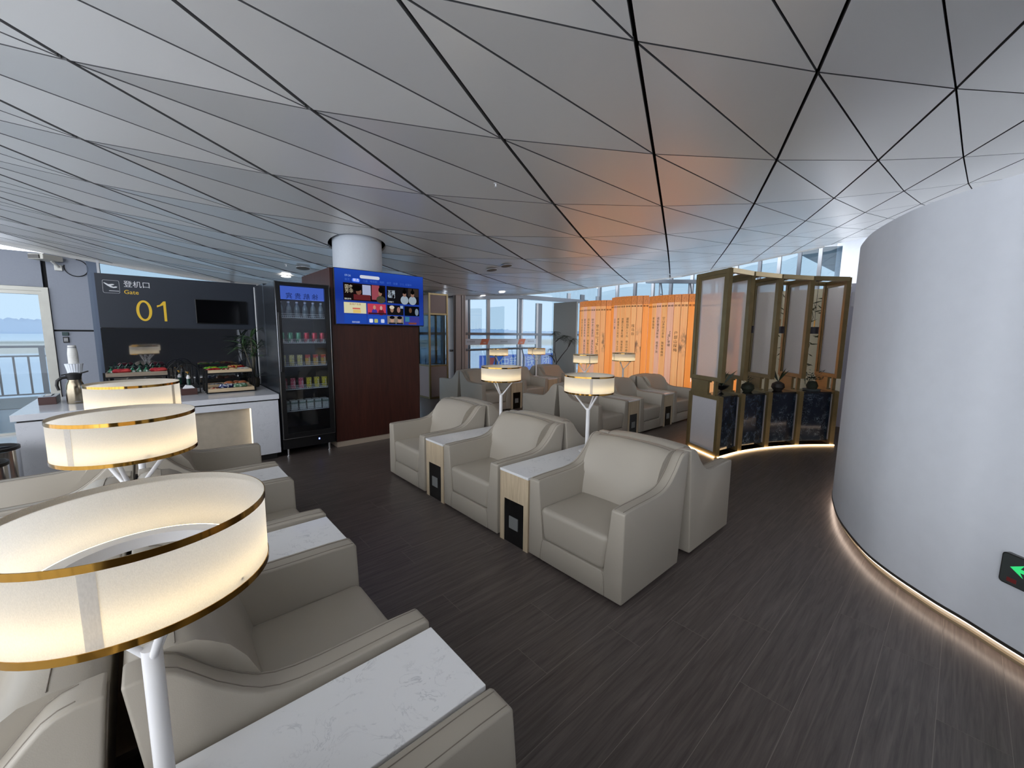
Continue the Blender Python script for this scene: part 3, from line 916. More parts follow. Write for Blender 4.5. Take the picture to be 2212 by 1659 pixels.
tag(B(-0.034,0.034,-0.02,0,-0.027,0.027).build('door_release', plain('teal_plastic', lin(38,66,68), 0.4), bevel=0.004, loc=(-0.944,9.048,1.455)), 'dark teal door release switch above the keypad', 'switch')

# ---- counter
ct = thing('snack_counter', 'white quartz snack counter with a black shadow gap under the top', 'counter', (0.08,6.0,0))
B(-1.03,1.02,-0.60,0.60,0.728,0.785).build('counter_top', counter_m, ct, bevel=0.002)
B(-1.00,1.00,-0.575,0.60,0.712,0.7285).build('shadow_gap', foot_m, ct)
body = MB()
body.box(-1.01,-0.42,-0.585,0.60,0.07,0.712); body.box(0.73,1.01,-0.585,0.60,0.07,0.712); body.box(-0.42,0.73,-0.585,0.60,0.645,0.712); body.box(-0.42,0.73,-0.50,0.60,0.07,0.6445)
body.build('counter_body', counter_m, ct)
B(-0.97,0.97,-0.56,0.58,0.0,0.07).build('plinth', foot_m, ct)
B(0.7265,0.7295,-0.583,-0.505,0.10,0.64).build('niche_light', emitter('niche_led', (1,0.86,0.66,1), 0.8), ct)
B(-0.415,0.725,-0.5035,-0.5005,0.07,0.64).build('niche_back', plain('beige_stone', lin(176,166,150), 0.4, noise=0.06, nscale=14), ct)

# ---- drinks refrigerator
FX0, FX1, FY0, FY1 = 1.113, 1.715, 5.36, 6.0
fr = thing('drinks_refrigerator', 'tall black glass-door drinks refrigerator beside the television cabinet', 'refrigerator', ((FX0+FX1)/2,(FY0+FY1)/2,0))
fm = plain('fridge_black', lin(17,18,20), 0.3); fin = plain('fridge_inside', lin(58,64,72), 0.5); fside = plain('fridge_side_steel', lin(66,74,84), 0.26, 0.75)
hw, hd = (FX1-FX0)/2, (FY1-FY0)/2
c_ = MB(); c_.box(-hw,-hw+0.03,-hd+0.045,hd,0.10,2.10); c_.build('side_panel', fside, fr)
B(hw-0.03,hw,-hd+0.045,hd,0.10,2.10).build('side_panel', fm, fr)
B(-hw+0.03,hw-0.03,hd-0.03,hd,0.10,2.10).build('back_panel', fin, fr)
B(-hw+0.03,hw-0.03,-hd+0.045,hd-0.03,0.10,0.24).build('machine_base', fm, fr)
B(-hw+0.03,hw-0.03,-hd+0.045,hd-0.03,2.06,2.10).build('roof_panel', fm, fr)
B(-hw,hw,-hd+0.02,-hd+0.045,0.10,0.225).build('kick_panel', fm, fr)
hd_o = B(-hw+0.035,hw-0.035,-hd+0.05,-hd+0.06,1.905,2.06).build('light_box', emitter('header_blue', lin(92,124,232), 0.45), fr)
dk = plain('header_ink', lin(28,38,110), 0.5)
hl = put('lettering', text_mesh('徐 航 贵 宾', 0.075, dk), hd_o, (0,-hd+0.0485,1.945), TXT); hl.scale = (-1,1,1)
door = MB()
for x0,x1,z0,z1 in ((-hw,-hw+0.055,0.23,2.10),(hw-0.055,hw,0.23,2.10),(-hw+0.055,hw-0.055,0.23,0.29),(-hw+0.055,hw-0.055,2.065,2.10)): door.box(x0,x1,-hd,-hd+0.04,z0,z1)
dr = door.build('door', fm, fr)
B(-hw+0.055,hw-0.055,-hd+0.016,-hd+0.022,0.29,2.065).build('glass_pane', fridge_glass, dr)
ed = MB()
for x0,x1,z0,z1 in ((-hw-0.003,-hw+0.006,0.23,2.104),(hw-0.005,hw+0.001,0.23,2.104),(-hw,hw,0.2265,0.232),(-hw,hw,2.098,2.104)): ed.box(x0,x1,-hd-0.004,-hd+0.006,z0,z1)
ed.build('chrome_edging', chrome, dr)
B(-hw+0.012,-hw+0.034,-hd-0.028,-hd-0.001,1.05,1.75).build('door_handle', fm, dr, bevel=0.006)
for sx in (-1,1):
    for sy in (-1,1):
        ft = MB().lathe([(0.012,0.012),(0.012,0.10),(0.03,0.10)],12,(sx*(hw-0.06),sy*(hd-0.07),0)).build('foot', chrome, fr, smooth=40)
        MB().lathe([(0.022,0.0),(0.022,0.012),(0.012,0.014)],12,(sx*(hw-0.06),sy*(hd-0.07),0)).build('foot_pad', chrome, ft, smooth=40)
B(0.10,0.115,-hd+0.0185,-hd+0.0205,0.165,0.185).build('power_light', emitter('blue_indicator', (0.15,0.2,1,1), 3.0), fr)
wire = plain('white_wire', lin(214,218,222), 0.4)
SZ = [1.697,1.393,1.111,0.826,0.556]
for z in SZ:
    zz = z
    s_ = MB()
    s_.box(-hw+0.045,hw-0.045,-hd+0.07,-hd+0.076,zz-0.008,zz)
    s_.box(-hw+0.045,hw-0.045,-hd+0.066,-hd+0.070,zz+0.018,zz+0.022)
    s_.box(-hw+0.045,hw-0.045,-hd+0.066,-hd+0.070,zz+0.040,zz+0.044)
    for k in range(24):
        x = -hw+0.05+k*(2*hw-0.10)/23
        s_.box(x-0.0015,x+0.0015,-hd+0.067,-hd+0.070,zz-0.006,zz+0.020)
        s_.box(x-0.0015,x+0.0015,-hd+0.07,hd-0.06,zz-0.008,zz-0.004)
    tag(s_.build('wire_shelf', wire, fr), kind='stuff')
# drinks on the shelves (each its own object, parts where they show)
def lathe_obj(name, prof_, mat_, parent=None, k=16): return MB().lathe(prof_,k).mesh(name, mat_, 40)
clear_b = glass('clear_plastic', (0.80,0.84,0.86,1), 0.12)
bt_body = lathe_obj('bottle_body', [(0,0.001),(0.03,0.001),(0.031,0.09),(0.030,0.12),(0.014,0.155),(0.012,0.172),(0,0.172)], plain('water_bottle', lin(120,134,140), 0.15, spec=0.8))
bt_cap = lathe_obj('cap', [(0,0.172),(0.014,0.172),(0.014,0.19),(0,0.19)], white_metal)
bt_lab = lathe_obj('wrapper', [(0.0315,0.04),(0.0315,0.09)], plain('bottle_wrapper', lin(88,104,112), 0.4))
def set_x(k, n=6): return 1.185+k*(1.645-1.185)/(n-1)
yrow = FY0+0.13
NTH = ['first','second','third','fourth','fifth','sixth','seventh','eighth']
for k in range(6):
    b = thing('water_bottle','clear water bottle on the top refrigerator shelf, '+NTH[k]+' from the left','bottle',(set_x(k),yrow,SZ[0]),0,'water bottles in the refrigerator')
    put('bottle_body',bt_body,b); put('cap',bt_cap,b); put('wrapper',bt_lab,b)
can_me = {}
for nm, col in (('green',lin(96,168,130)),('red',lin(206,52,72))):
    m_, nt, p = new_mat(nm+'_can_print'); v = coords(nt,(18,18,14)); n = node(nt,'ShaderNodeTexNoise',Scale=1.0,Detail=2.0); nt.links.new(v,n.inputs['Vector'])
    nt.links.new(ramp(nt,n.outputs[0],[(0.52,col),(0.60,lin(235,230,225))]),p.inputs['Base Color']); p.inputs['Roughness'].default_value = 0.25; p.inputs['Metallic'].default_value = 0.35
    can_me[nm] = lathe_obj('can_body',[(0,0.001),(0.027,0.001),(0.031,0.008),(0.031,0.112),(0.027,0.122)],m_,k=18)
can_lid = lathe_obj('lid',[(0,0.121),(0.026,0.121),(0.0275,0.1235),(0.026,0.125)],chrome)
for k in range(6):
    nm = 'green' if k < 3 else 'red'
    b = thing('drink_can',('pale green','red')[k>=3]+' drink can on the second refrigerator shelf, '+NTH[k]+' from the left','can',(set_x(k),yrow,SZ[1]),0,nm+' cans in the refrigerator')
    put('can_body',can_me[nm],b); put('lid',can_lid,b)
def carton_print(name, base, band, deco, top=None):
    m_, nt, p = new_mat(name)
    tc = nt.nodes.new('ShaderNodeTexCoord'); sx = nt.nodes.new('ShaderNodeSeparateXYZ'); nt.links.new(tc.outputs['Generated'],sx.inputs[0])
    n = node(nt,'ShaderNodeTexNoise',Scale=9.0,Detail=2.0); nt.links.new(tc.outputs['Generated'],n.inputs['Vector'])
    a = ramp(nt,sx.outputs['Z'],[(0.0,base),(0.68,base),(0.70,band),(1.0,top or band)])
    mk = ramp(nt,n.outputs[0],[(0.56,(0,0,0,1)),(0.60,(1,1,1,1))])
    mx = node(nt,'ShaderNodeMix',data_type='RGBA'); nt.links.new(mk,mx.inputs[0]); nt.links.new(a,mx.inputs[6]); mx.inputs[7].default_value = deco
    nt.links.new(mx.outputs[2],p.inputs['Base Color']); p.inputs['Roughness'].default_value = 0.35
    return m_
cart = {'cream': carton_print('cream_carton',lin(222,206,120),lin(226,212,140),lin(90,70,60)),
        'orange': carton_print('orange_carton',lin(222,178,70),lin(205,70,56),lin(150,70,40)),
        'pink': carton_print('pink_carton',lin(214,96,118),lin(178,44,80),lin(232,190,190)),
        'yellow': carton_print('yellow_carton',lin(226,208,62),lin(226,208,62),lin(60,60,40)),
        'milk': carton_print('milk_carton',lin(205,208,204),lin(36,92,66),lin(168,176,170),lin(222,226,222))}
slim = {k: B(-0.026,0.026,-0.020,0.020,0.001,0.130).mesh('carton_body',cart[k]) for k in ('cream','orange','pink','yellow')}
milk = B(-0.036,0.036,-0.030,0.030,0.001,0.118).mesh('carton_body',cart['milk'])
straw = MB().tube([(0.012,-0.0225,0.03),(0.012,-0.0225,0.105)],0.003,6).mesh('straw',wire)
for k in range(6):
    nm = 'cream' if k < 3 else 'orange'
    b = thing('juice_carton',('cream yellow juice carton','orange juice carton with red top')[k>=3]+' on the third refrigerator shelf, '+NTH[k]+' from the left','carton',(set_x(k),yrow,SZ[2]),0,nm+' cartons in the refrigerator')
    put('carton_body',slim[nm],b); put('straw',straw,b)
    nm = 'pink' if k < 3 else 'yellow'
    b = thing('juice_carton',('pink','bright yellow')[k>=3]+' juice carton on the fourth refrigerator shelf, '+NTH[k]+' from the left','carton',(set_x(k),yrow,SZ[3]),0,nm+' cartons in the refrigerator')
    put('carton_body',slim[nm],b); put('straw',straw,b)
    for r_ in range(2):
        b = put('milk_carton',milk,None,(set_x(k),yrow+0.075*r_,SZ[4])); tag(b,'milk carton, '+('front','second')[r_]+' line of the bottom refrigerator shelf, '+NTH[k]+' from the left','carton','milk cartons in the refrigerator')
# ---- steel cabinet standing behind the refrigerator
cabt = thing('steel_cabinet','tall dark steel cabinet with a white edge behind the refrigerator','cabinet',(1.40,6.29,0))
B(-0.285,0.285,-0.27,0.27,0.0,2.13).build('cabinet_body', fside, cabt, bevel=0.004)
B(-0.292,-0.280,0.255,0.275,0.79,2.12).build('edge_strip', white_metal, cabt)
# ---- wood clad cabinet around the column, carrying the television
wc = thing('wood_cabinet','tall mahogany veneer cabinet built around the round column','cabinet',(2.368,6.05,0))
B(-0.617,0.617,-0.62,0.62,0.075,2.335).build('veneer_body', wood_dark, wc)
B(-0.610,0.610,-0.612,0.612,0.0,0.075).build('skirting', plain('beige_skirting', lin(172,158,142), 0.5), wc)
tv = thing('television','large television showing a blue menu of film tiles on the wood cabinet','television',(2.417,5.395,1.98))
TWd, THt = 1.265, 0.716
B(-TWd/2,TWd/2,-0.015,0.034,-THt/2,THt/2).build('housing', plain('tv_black', lin(10,10,12), 0.3), tv, bevel=0.004)
scr_m, nt, p = new_mat('menu_blue'); 
for n in list(nt.nodes): nt.nodes.remove(n)
out = nt.nodes.new('ShaderNodeOutputMaterial'); e = nt.nodes.new('ShaderNodeEmission'); g = nt.nodes.new('ShaderNodeBsdfGlossy'); g.inputs['Roughness'].default_value = 0.08; ms = nt.nodes.new('ShaderNodeMixShader'); ms.inputs[0].default_value = 0.04
tc = nt.nodes.new('ShaderNodeTexCoord'); sx = nt.nodes.new('ShaderNodeSeparateXYZ'); nt.links.new(tc.outputs['Generated'],sx.inputs[0])
nt.links.new(ramp(nt,sx.outputs['Z'],[(0.0,lin(26,62,158)),(0.6,lin(24,52,146)),(1.0,lin(34,72,176))]),e.inputs[0]); e.inputs[1].default_value = 0.5
nt.links.new(e.outputs[0],ms.inputs[1]); nt.links.new(g.outputs[0],ms.inputs[2]); nt.links.new(ms.outputs[0],out.inputs[0])
scr = B(-TWd/2+0.008,TWd/2-0.008,-0.0165,-0.0148,-THt/2+0.012,THt/2-0.006).build('screen', scr_m, tv)
def U(u, v): return (-TWd/2+0.008+u*(TWd-0.016), THt/2-0.006-v*(THt-0.018))
_em = {}
def em(r,g_,b,s=0.5):
    key = (r,g_,b,s)
    if key not in _em: _em[key] = emitter('glow_%d_%d_%d' % (r,g_,b), lin(r,g_,b), s)
    return _em[key]
lay = [0]
def rect(u0,v0,u1,v1): a = U(u0,v0); b = U(u1,v1); return [(a[0],b[1]),(b[0],b[1]),(b[0],a[1]),(a[0],a[1])]
def ui(name, polys, col, parent=None, lvl=1):
    return flat(polys,0.0003).build(name, em(*col), parent or scr, loc=(0,-0.0166-0.0004*lvl,0))
def el(u, v, ru, rv): c = U(u,v); return [(c[0]+ru*TWd*math.cos(2*PI*k/20), c[1]+rv*THt*math.sin(2*PI*k/20)) for k in range(20)]
def uitext(s, u, v, size, col, lvl=3, align='LEFT'):
    c = U(u,v); return put('lettering', text_mesh(s,size,em(*col),0.0001,align), scr, (c[0],-0.0166-0.0004*lvl,c[1]), TXT)
ui('search_pill',[[(x+U(0.365,0.115)[0],z+U(0.365,0.115)[1]) for x,z in rrect(0.27,0.042,0.02)]],(206,210,224))
ui('menu_pill',[[(x+U(0.215,0.19)[0],z+U(0.215,0.19)[1]) for x,z in rrect(0.105,0.048,0.023)]],(66,120,250))
uitext('精选',0.215,0.19,0.040,(250,250,255),3,'CENTER')
for s,u in (('首页',0.125),('儿童',0.315),('电视剧',0.405),('电影',0.50),('综艺',0.58),('动漫',0.655),('少儿',0.735),('纪录片',0.815)): uitext(s,u,0.19,0.034,(66,104,196),3,'CENTER')
uitext('09:26',0.10,0.115,0.036,(150,176,230))
T1 = ui('film_tile',[rect(0.082,0.245,0.535,0.565)],(22,14,16))
ui('picture_window',[rect(0.275,0.265,0.365,0.46)],(168,176,206),T1,2); ui('picture_glow',[rect(0.375,0.255,0.46,0.53)],(150,72,84),T1,2)
ui('picture_figure',[rect(0.18,0.45,0.36,0.55)],(96,36,40),T1,3); ui('picture_figure',[el(0.235,0.40,0.028,0.055)],(120,80,66),T1,4); ui('picture_hair',[el(0.215,0.335,0.05,0.055)],(10,8,8),T1,5)
ui('picture_figure',[el(0.475,0.52,0.05,0.07)],(70,68,54),T1,3); ui('picture_figure',[el(0.468,0.40,0.020,0.05)],(150,112,92),T1,4); ui('picture_hair',[el(0.482,0.335,0.032,0.06)],(10,8,8),T1,5)
uitext('国色\n芳华',0.095,0.36,0.055,(208,196,170),6); uitext('国色芳华',0.09,0.54,0.022,(225,225,225),6)
T2 = ui('film_tile',[rect(0.55,0.245,0.945,0.575)],(20,20,24))
for u in (0.755,0.855):
    ui('picture_figure',[el(u,0.50,0.048,0.085)],(150,164,176),T2,2); ui('picture_figure',[el(u,0.385,0.020,0.048)],(140,108,94),T2,3); ui('picture_hair',[el(u,0.335,0.024,0.04)],(8,8,8),T2,4); ui('picture_hair',[el(u,0.285,0.010,0.024)],(8,8,8),T2,4)
ui('picture_screen',[rect(0.80,0.26,0.93,0.42)],(52,44,40),T2,2)
uitext('五福\n临门',0.56,0.40,0.055,(206,222,238),6); uitext('五福临门',0.558,0.55,0.022,(225,225,225),6)
T3 = ui('film_tile',[rect(0.082,0.60,0.315,0.80)],(214,208,170)); ui('offer_banner',[rect(0.165,0.70,0.245,0.725)],(206,92,84),T3,2); ui('offer_ticket',[rect(0.17,0.735,0.25,0.795)],(222,190,110),T3,2); uitext('VIP',0.205,0.765,0.038,(120,84,30),4,'CENTER'); uitext('新用户专享',0.20,0.635,0.030,(150,90,50),4,'CENTER')
T4 = ui('film_tile',[rect(0.33,0.605,0.535,0.805)],(188,62,84)); ui('picture_figure',[el(0.40,0.76,0.03,0.055)],(66,54,150),T4,2); ui('picture_figure',[el(0.40,0.675,0.015,0.04)],(190,140,120),T4,3); ui('picture_figure',[el(0.475,0.765,0.032,0.055)],(110,30,44),T4,2); ui('picture_figure',[el(0.475,0.68,0.014,0.04)],(200,160,150),T4,3); ui('picture_base',[rect(0.33,0.775,0.535,0.805)],(60,26,36),T4,4)
T5 = ui('film_tile',[rect(0.55,0.61,0.745,0.805)],(22,20,22)); ui('picture_figure',[el(0.60,0.70,0.020,0.055)],(150,116,100),T5,2); ui('picture_figure',[el(0.68,0.70,0.020,0.055)],(150,112,104),T5,2); ui('picture_hair',[el(0.60,0.655,0.028,0.035)],(206,196,176),T5,3); ui('picture_sky',[rect(0.70,0.615,0.735,0.67)],(150,170,196),T5,2)
T6 = ui('film_tile',[rect(0.758,0.615,0.945,0.81)],(10,12,16)); ui('picture_figure',[el(0.825,0.70,0.018,0.05)],(96,70,56),T6,2); ui('picture_figure',[el(0.905,0.73,0.022,0.07)],(120,134,150),T6,2)
ui('blank_tile',[rect(0.082,0.825,0.315,0.985)],(34,72,170)); ui('app_tile',[rect(0.33,0.825,0.535,0.985)],(36,76,176))
uitext('我的追剧',0.20,0.965,0.026,(190,205,240),4,'CENTER')
for u,c in ((0.365,(226,230,250)),(0.42,(176,180,110)),(0.495,(196,206,236))): ui('app_icon',[[(x+U(u,0.93)[0],z+U(u,0.93)[1]) for x,z in rrect(0.05,0.05,0.01)]],c,None,2)
T7 = ui('film_tile',[rect(0.55,0.825,0.745,0.985)],(128,118,108))
for u in (0.60,0.69): ui('picture_figure',[el(u,0.91,0.022,0.055)],(176,140,124),T7,2); ui('picture_hair',[el(u,0.855,0.030,0.03)],(14,12,14),T7,3); ui('picture_figure',[rect(u-0.04,0.955,u+0.04,0.985)],(30,30,38),T7,3)
T8 = ui('film_tile',[rect(0.758,0.825,0.945,0.985)],(58,58,140)); ui('picture_patch',[rect(0.758,0.83,0.81,0.93)],(56,120,150),T8,2); ui('picture_patch',[rect(0.80,0.945,0.90,0.985)],(120,66,60),T8,2)

# ================================================================== THINGS ON THE COUNTER (top at z = 0.785)
Z0c = 0.7852
tray_m = wood('tray_oak', lin(178,156,124), lin(206,186,154), (1.4,14,14), 0.5)
tray_grey = wood('tray_walnut', lin(122,108,92), lin(150,136,118), (1.4,14,14), 0.5)
def tray(parent, x0,x1,y0,y1,z,h,mat_,name='tray'):
    t = B(x0,x1,y0,y1,z,z+0.008).build(name, mat_, parent)
    B(x0,x1,y0,y0+0.010,z+0.008,z+h).build('tray_side', mat_, t); B(x0,x1,y1-0.010,y1,z+0.008,z+h).build('tray_side', mat_, t)
    B(x0,x0+0.010,y0+0.010,y1-0.010,z+0.008,z+h).build('tray_side', mat_, t); B(x1-0.010,x1,y0+0.010,y1-0.010,z+0.008,z+h).build('tray_side', mat_, t)
# right: two-tier rack
rk = thing('snack_rack','two-tier black metal snack rack with light oak trays','rack',(0.70,6.20,Z0c))
for sx in (-1,1):
    for yy in (-0.30,-0.17,0.02,0.15):
        MB().bar((sx*0.245,yy-0.015,0),(sx*0.228,yy+0.01,0.285),0.013,0.013,(0,1,0)).build('leg', black_metal, rk)
for yy in (-0.325,-0.0): MB().bar((-0.245,yy+0.01,0.006),(0.245,yy+0.01,0.006),0.012,0.012).build('rail', black_metal, rk)
for yy in (-0.300,0.155): MB().bar((-0.229,yy+0.01,0.236),(0.229,yy+0.01,0.236),0.012,0.012).build('rail', black_metal, rk)
tray(rk,-0.232,0.232,-0.315,-0.03,0.014,0.042,tray_m); tray(rk,-0.225,0.225,-0.015,0.20,0.034,0.042,tray_m)
tray(rk,-0.222,0.222,-0.295,0.14,0.243,0.034,tray_m)
# left: raised tray
rk2 = thing('candy_rack','black metal rack with a long brown tray of candy','rack',(-0.13,6.22,Z0c))
for sx in (-1,1):
    for yy in (-0.165,0.165): B(sx*0.262-0.009,sx*0.262+0.009,yy-0.009,yy+0.009,0,0.285).build('leg', black_metal, rk2)
    B(sx*0.262-0.006,sx*0.262+0.006,-0.156,0.156,0.224,0.236).build('rail', black_metal, rk2)
for yy in (-0.165,0.165): B(-0.253,0.253,yy-0.006,yy+0.006,0.224,0.236).build('rail', black_metal, rk2)
tray(rk2,-0.251,0.251,-0.172,0.172,0.237,0.042,tray_grey)
# packets: crinkled pillow shapes
def packet(name, L, Wd, H, mat_, seed):
    rg = random.Random(seed); mb = MB(); n, m_ = 9, 6
    for s in (1,-1):
        for a in range(n):
            for b in range(m_):
                u = a/(n-1)*2-1; v = b/(m_-1)*2-1
                e = max(0,(1-u**6))*max(0,(1-v**4))
                h = H*0.5*(e**0.6)*(1+rg.uniform(-.25,.25)) if e > 0 else 0
                mb.v.append((u*L/2, v*Wd/2, H/2+s*h))
    for s in range(2):
        for a in range(n-1):
            for b in range(m_-1):
                q = [s*n*m_+a*m_+b, s*n*m_+(a+1)*m_+b, s*n*m_+(a+1)*m_+b+1, s*n*m_+a*m_+b+1]
                mb.f.append(tuple(q if s == 0 else reversed(q)))
    return mb.mesh(name, mat_, 60)
def foil(name, c1, c2, sc=24.0, th=0.5):
    m_, nt, p = new_mat(name); v = coords(nt); n = node(nt,'ShaderNodeTexNoise',Scale=sc,Detail=3.0); nt.links.new(v,n.inputs['Vector'])
    nt.links.new(ramp(nt,n.outputs[0],[(th-0.03,c1),(th+0.03,c2)]),p.inputs['Base Color']); p.inputs['Roughness'].default_value = 0.25
    return m_
zt = Z0c+0.262
for k,(x,y,rz,L,Wd,H,c1,c2,lab) in enumerate([
    (0.545,6.02,0.5,0.15,0.08,0.03,lin(150,20,28),lin(190,40,44),'red snack packet at the front left of the upper rack tray'),
    (0.70,6.00,-0.2,0.16,0.075,0.03,lin(96,20,20),lin(210,180,140),'dark red snack packet with a pale window on the upper rack tray'),
    (0.845,6.05,0.1,0.13,0.10,0.025,lin(196,196,192),lin(226,224,220),'white paper wrapped snack on the upper rack tray'),
    (0.54,6.22,0.1,0.15,0.08,0.035,lin(70,150,40),lin(170,190,40),'green and yellow snack packet at the back left of the upper rack tray'),
    (0.665,6.24,-0.1,0.13,0.07,0.03,lin(44,128,48),lin(70,160,60),'plain green snack packet on the upper rack tray'),
    (0.80,6.24,0.25,0.19,0.09,0.045,lin(206,172,90),lin(150,26,34),'yellow and red snack packet at the back right of the upper rack tray')]):
    o = put('snack_packet', packet('snack_packet',L,Wd,H,foil('packet_foil_%d'%k,c1,c2),k), None, (x,y,zt), (0,0,rz)); tag(o, lab, 'snack', 'snack packets on the rack')
zb = Z0c+0.034
for k,(x,y,rz,L,Wd,H,c1,c2,lab,z) in enumerate([
    (0.535,5.995,1.3,0.16,0.085,0.03,lin(196,178,150),lin(178,60,50),'beige biscuit packet at the front left of the lower rack tray',zb),
    (0.66,6.01,0.5,0.17,0.09,0.06,lin(206,212,226),lin(40,52,110),'blue and white snack packet on the lower rack tray',zb),
    (0.80,6.03,0.2,0.16,0.11,0.055,lin(190,214,200),lin(90,130,100),'pale green sweets bag on the lower rack tray',zb),
    (0.58,6.28,0.3,0.14,0.08,0.025,lin(160,176,200),lin(70,84,120),'pale blue flat packet on the rear lower rack tray',zb+0.02)]):
    o = put('snack_packet', packet('snack_packet',L,Wd,H,foil('packet_foil_b%d'%k,c1,c2,30.0),20+k), None, (x,y,z), (0,0,rz)); tag(o, lab, 'snack', 'snack packets on the rack')
bread_m = plain('baked_crust', lin(186,112,74), 0.3, noise=0.35, nscale=30, coat=0.4)
for k,(x,y) in enumerate(((0.72,6.24),(0.80,6.27),(0.86,6.23))):
    mb = MB().lathe([(0,0),(0.035,0.004),(0.05,0.025),(0.042,0.05),(0.02,0.062),(0,0.064)],14); mb.v = [(a*1.2,b,c) for a,b,c in mb.v]
    tag(mb.build('bread_roll', bread_m, smooth=60, loc=(x,y,Z0c+0.0425), rz=k), 'small brown bread roll, %s, on the rear lower rack tray' % ('leftmost of three','middle of three','rightmost of three')[k], 'bread', 'bread rolls on the rack')
zt2 = Z0c+0.262
gfoil = foil('green_candy_foil', lin(18,92,62), lin(190,205,200), 26.0, 0.58)
rg = random.Random(5)
for k in range(8):
    mb = MB(); r_ = 0.034; h = 0.058
    base = [(r_*math.cos(2*PI*j/5+k), r_*math.sin(2*PI*j/5+k), 0.0) for j in range(5)]
    mb.v = base+[(b[0]*0.75,b[1]*0.75,0.022) for b in base]+[(0.004,0.0,h),(0.016,0.008,h+0.012),(-0.012,-0.006,h+0.010)]
    mb.f = [(4,3,2,1,0)]+[(j,(j+1)%5,5+(j+1)%5,5+j) for j in range(5)]+[(5+j,5+(j+1)%5,10) for j in range(5)]+[(10,11,12)]
    tag(mb.build('wrapped_candy', gfoil, loc=(-0.35+0.058*k, 6.27+rg.uniform(-.02,.02), zt2+0.004)), 'green foil wrapped candy on the brown tray, '+NTH[k]+' from the left', 'candy', 'green wrapped candies')
rfoil = foil('red_candy_foil', lin(150,30,40), lin(186,60,60), 14.0)
for k,x in enumerate((-0.255,0.045)):
    o = put('snack_packet', packet('snack_packet',0.16,0.075,0.05,rfoil,40+k), None, (x,6.105,zt2+0.006)); tag(o, ('red packet at the left of the brown candy tray','red packet at the right of the brown candy tray')[k], 'snack', 'red packets on the candy tray')
# arched hooks with a hanging bottle
for k,(x,y,lab) in enumerate(((0.235,6.36,'rear black wire arch with a small hanging dispenser bottle'),(0.305,6.12,'front black wire arch with a small hanging dispenser bottle'))):
    a = thing('arch_stand', lab, 'stand', (x,y,Z0c), 0, 'wire arch stands')
    pts = [(-0.105,0,0.004),(-0.105,0,0.24)]+[(-0.105*math.cos(PI*t/12),0,0.24+0.115*math.sin(PI*t/12)) for t in range(1,12)]+[(0.105,0,0.24),(0.105,0,0.004)]
    MB().tube(pts,0.0055,8).build('wire_arch', black_metal, a, smooth=60)
    B(-0.11,0.11,-0.05,0.05,0.0,0.006).build('base_plate', black_metal, a)
    MB().tube([(0,0,0.355),(0,0,0.26)],0.004,6).build('hook', black_metal, a)
    MB().lathe([(0,0.255),(0.022,0.255),(0.024,0.25),(0.010,0.245),(0.008,0.23)],12).build('nozzle', gold_m, a, smooth=40)
    MB().lathe([(0.0,0.09),(0.019,0.09),(0.020,0.17),(0.010,0.19),(0.008,0.235)],14).build('bottle', plain('dark_green_glass_%d'%k, lin(20,60,48), 0.1), a, smooth=40)
    MB().lathe([(0.0085,0.19),(0.0195,0.172),(0.0202,0.19),(0.009,0.215)],14).build('bottle_collar', white_metal, a, smooth=40)
nb = thing('napkin_box','dark brown box of folded white napkins in front of the wire arches','napkin box',(0.295,5.97,Z0c))
bx_m = plain('brown_leatherette', lin(66,38,34), 0.45)
B(-0.075,0.075,-0.045,0.045,0,0.075).build('box', bx_m, nb, bevel=0.003)
nap = MB(); nap.v = [(-0.055,-0.03,0.075),(0.055,-0.03,0.075),(0.055,0.03,0.075),(-0.055,0.03,0.075),(-0.03,-0.005,0.11),(0.035,-0.004,0.10),(0.03,0.008,0.105),(-0.028,0.006,0.115)]
nap.f = [(3,2,1,0),(4,5,6,7),(0,1,5,4),(1,2,6,5),(2,3,7,6),(3,0,4,7)]; nap.build('napkins', plain('white_tissue', lin(226,228,232), 0.9), nb)
tb = thing('tissue_box','brown tissue box with a pale top at the left end of the counter','tissue box',(-0.80,6.10,Z0c))
B(-0.06,0.06,-0.13,0.13,0,0.075).build('box', bx_m, tb, bevel=0.002)
B(-0.061,0.061,-0.131,0.131,0.0752,0.081).build('lid', plain('grey_lid', lin(150,156,166), 0.2, 0.5), tb, bevel=0.002)
B(-0.03,0.03,-0.085,0.085,0.0812,0.0822).build('slot', foot_m, tb); B(-0.022,0.022,-0.07,0.05,0.0823,0.087).build('tissue', plain('tissue_white', lin(232,236,240), 0.9), tb)
th = thing('thermos_jug','stainless steel thermos jug with a black lid and handle','thermos',(-0.60,5.95,Z0c),R(10))
MB().lathe([(0,0),(0.068,0),(0.070,0.006),(0.070,0.14),(0.064,0.19),(0.050,0.225),(0.046,0.24),(0,0.24)],36).build('jug_body', plain('bronze_steel', lin(150,140,122), 0.22, 1.0), th, smooth=40)
MB().lathe([(0,0.24),(0.050,0.24),(0.052,0.262),(0.058,0.285),(0.060,0.298),(0.03,0.308),(0,0.31)],30).build('lid', foot_m, th, smooth=40)
MB().bar((0.03,0,0.292),(0.105,0,0.318),0.035,0.010).build('spout', foot_m, th); MB().bar((-0.03,0,0.30),(-0.085,0,0.288),0.03,0.010).build('thumb_lever', foot_m, th)
MB().tube([(-0.045,0,0.265),(-0.085,0,0.262),(-0.115,0,0.235),(-0.122,0,0.19),(-0.112,0,0.14)],[0.014,0.014,0.0135,0.013,0.012],10).build('handle', foot_m, th, smooth=60)
B(-0.022,0.022,-0.0715,-0.0695,0.018,0.026).build('badge', chrome, th)
pc = thing('cup_tower','tower of white paper cups standing on a pleated white cup stack behind the thermos','cups',(-0.63,6.36,Z0c))
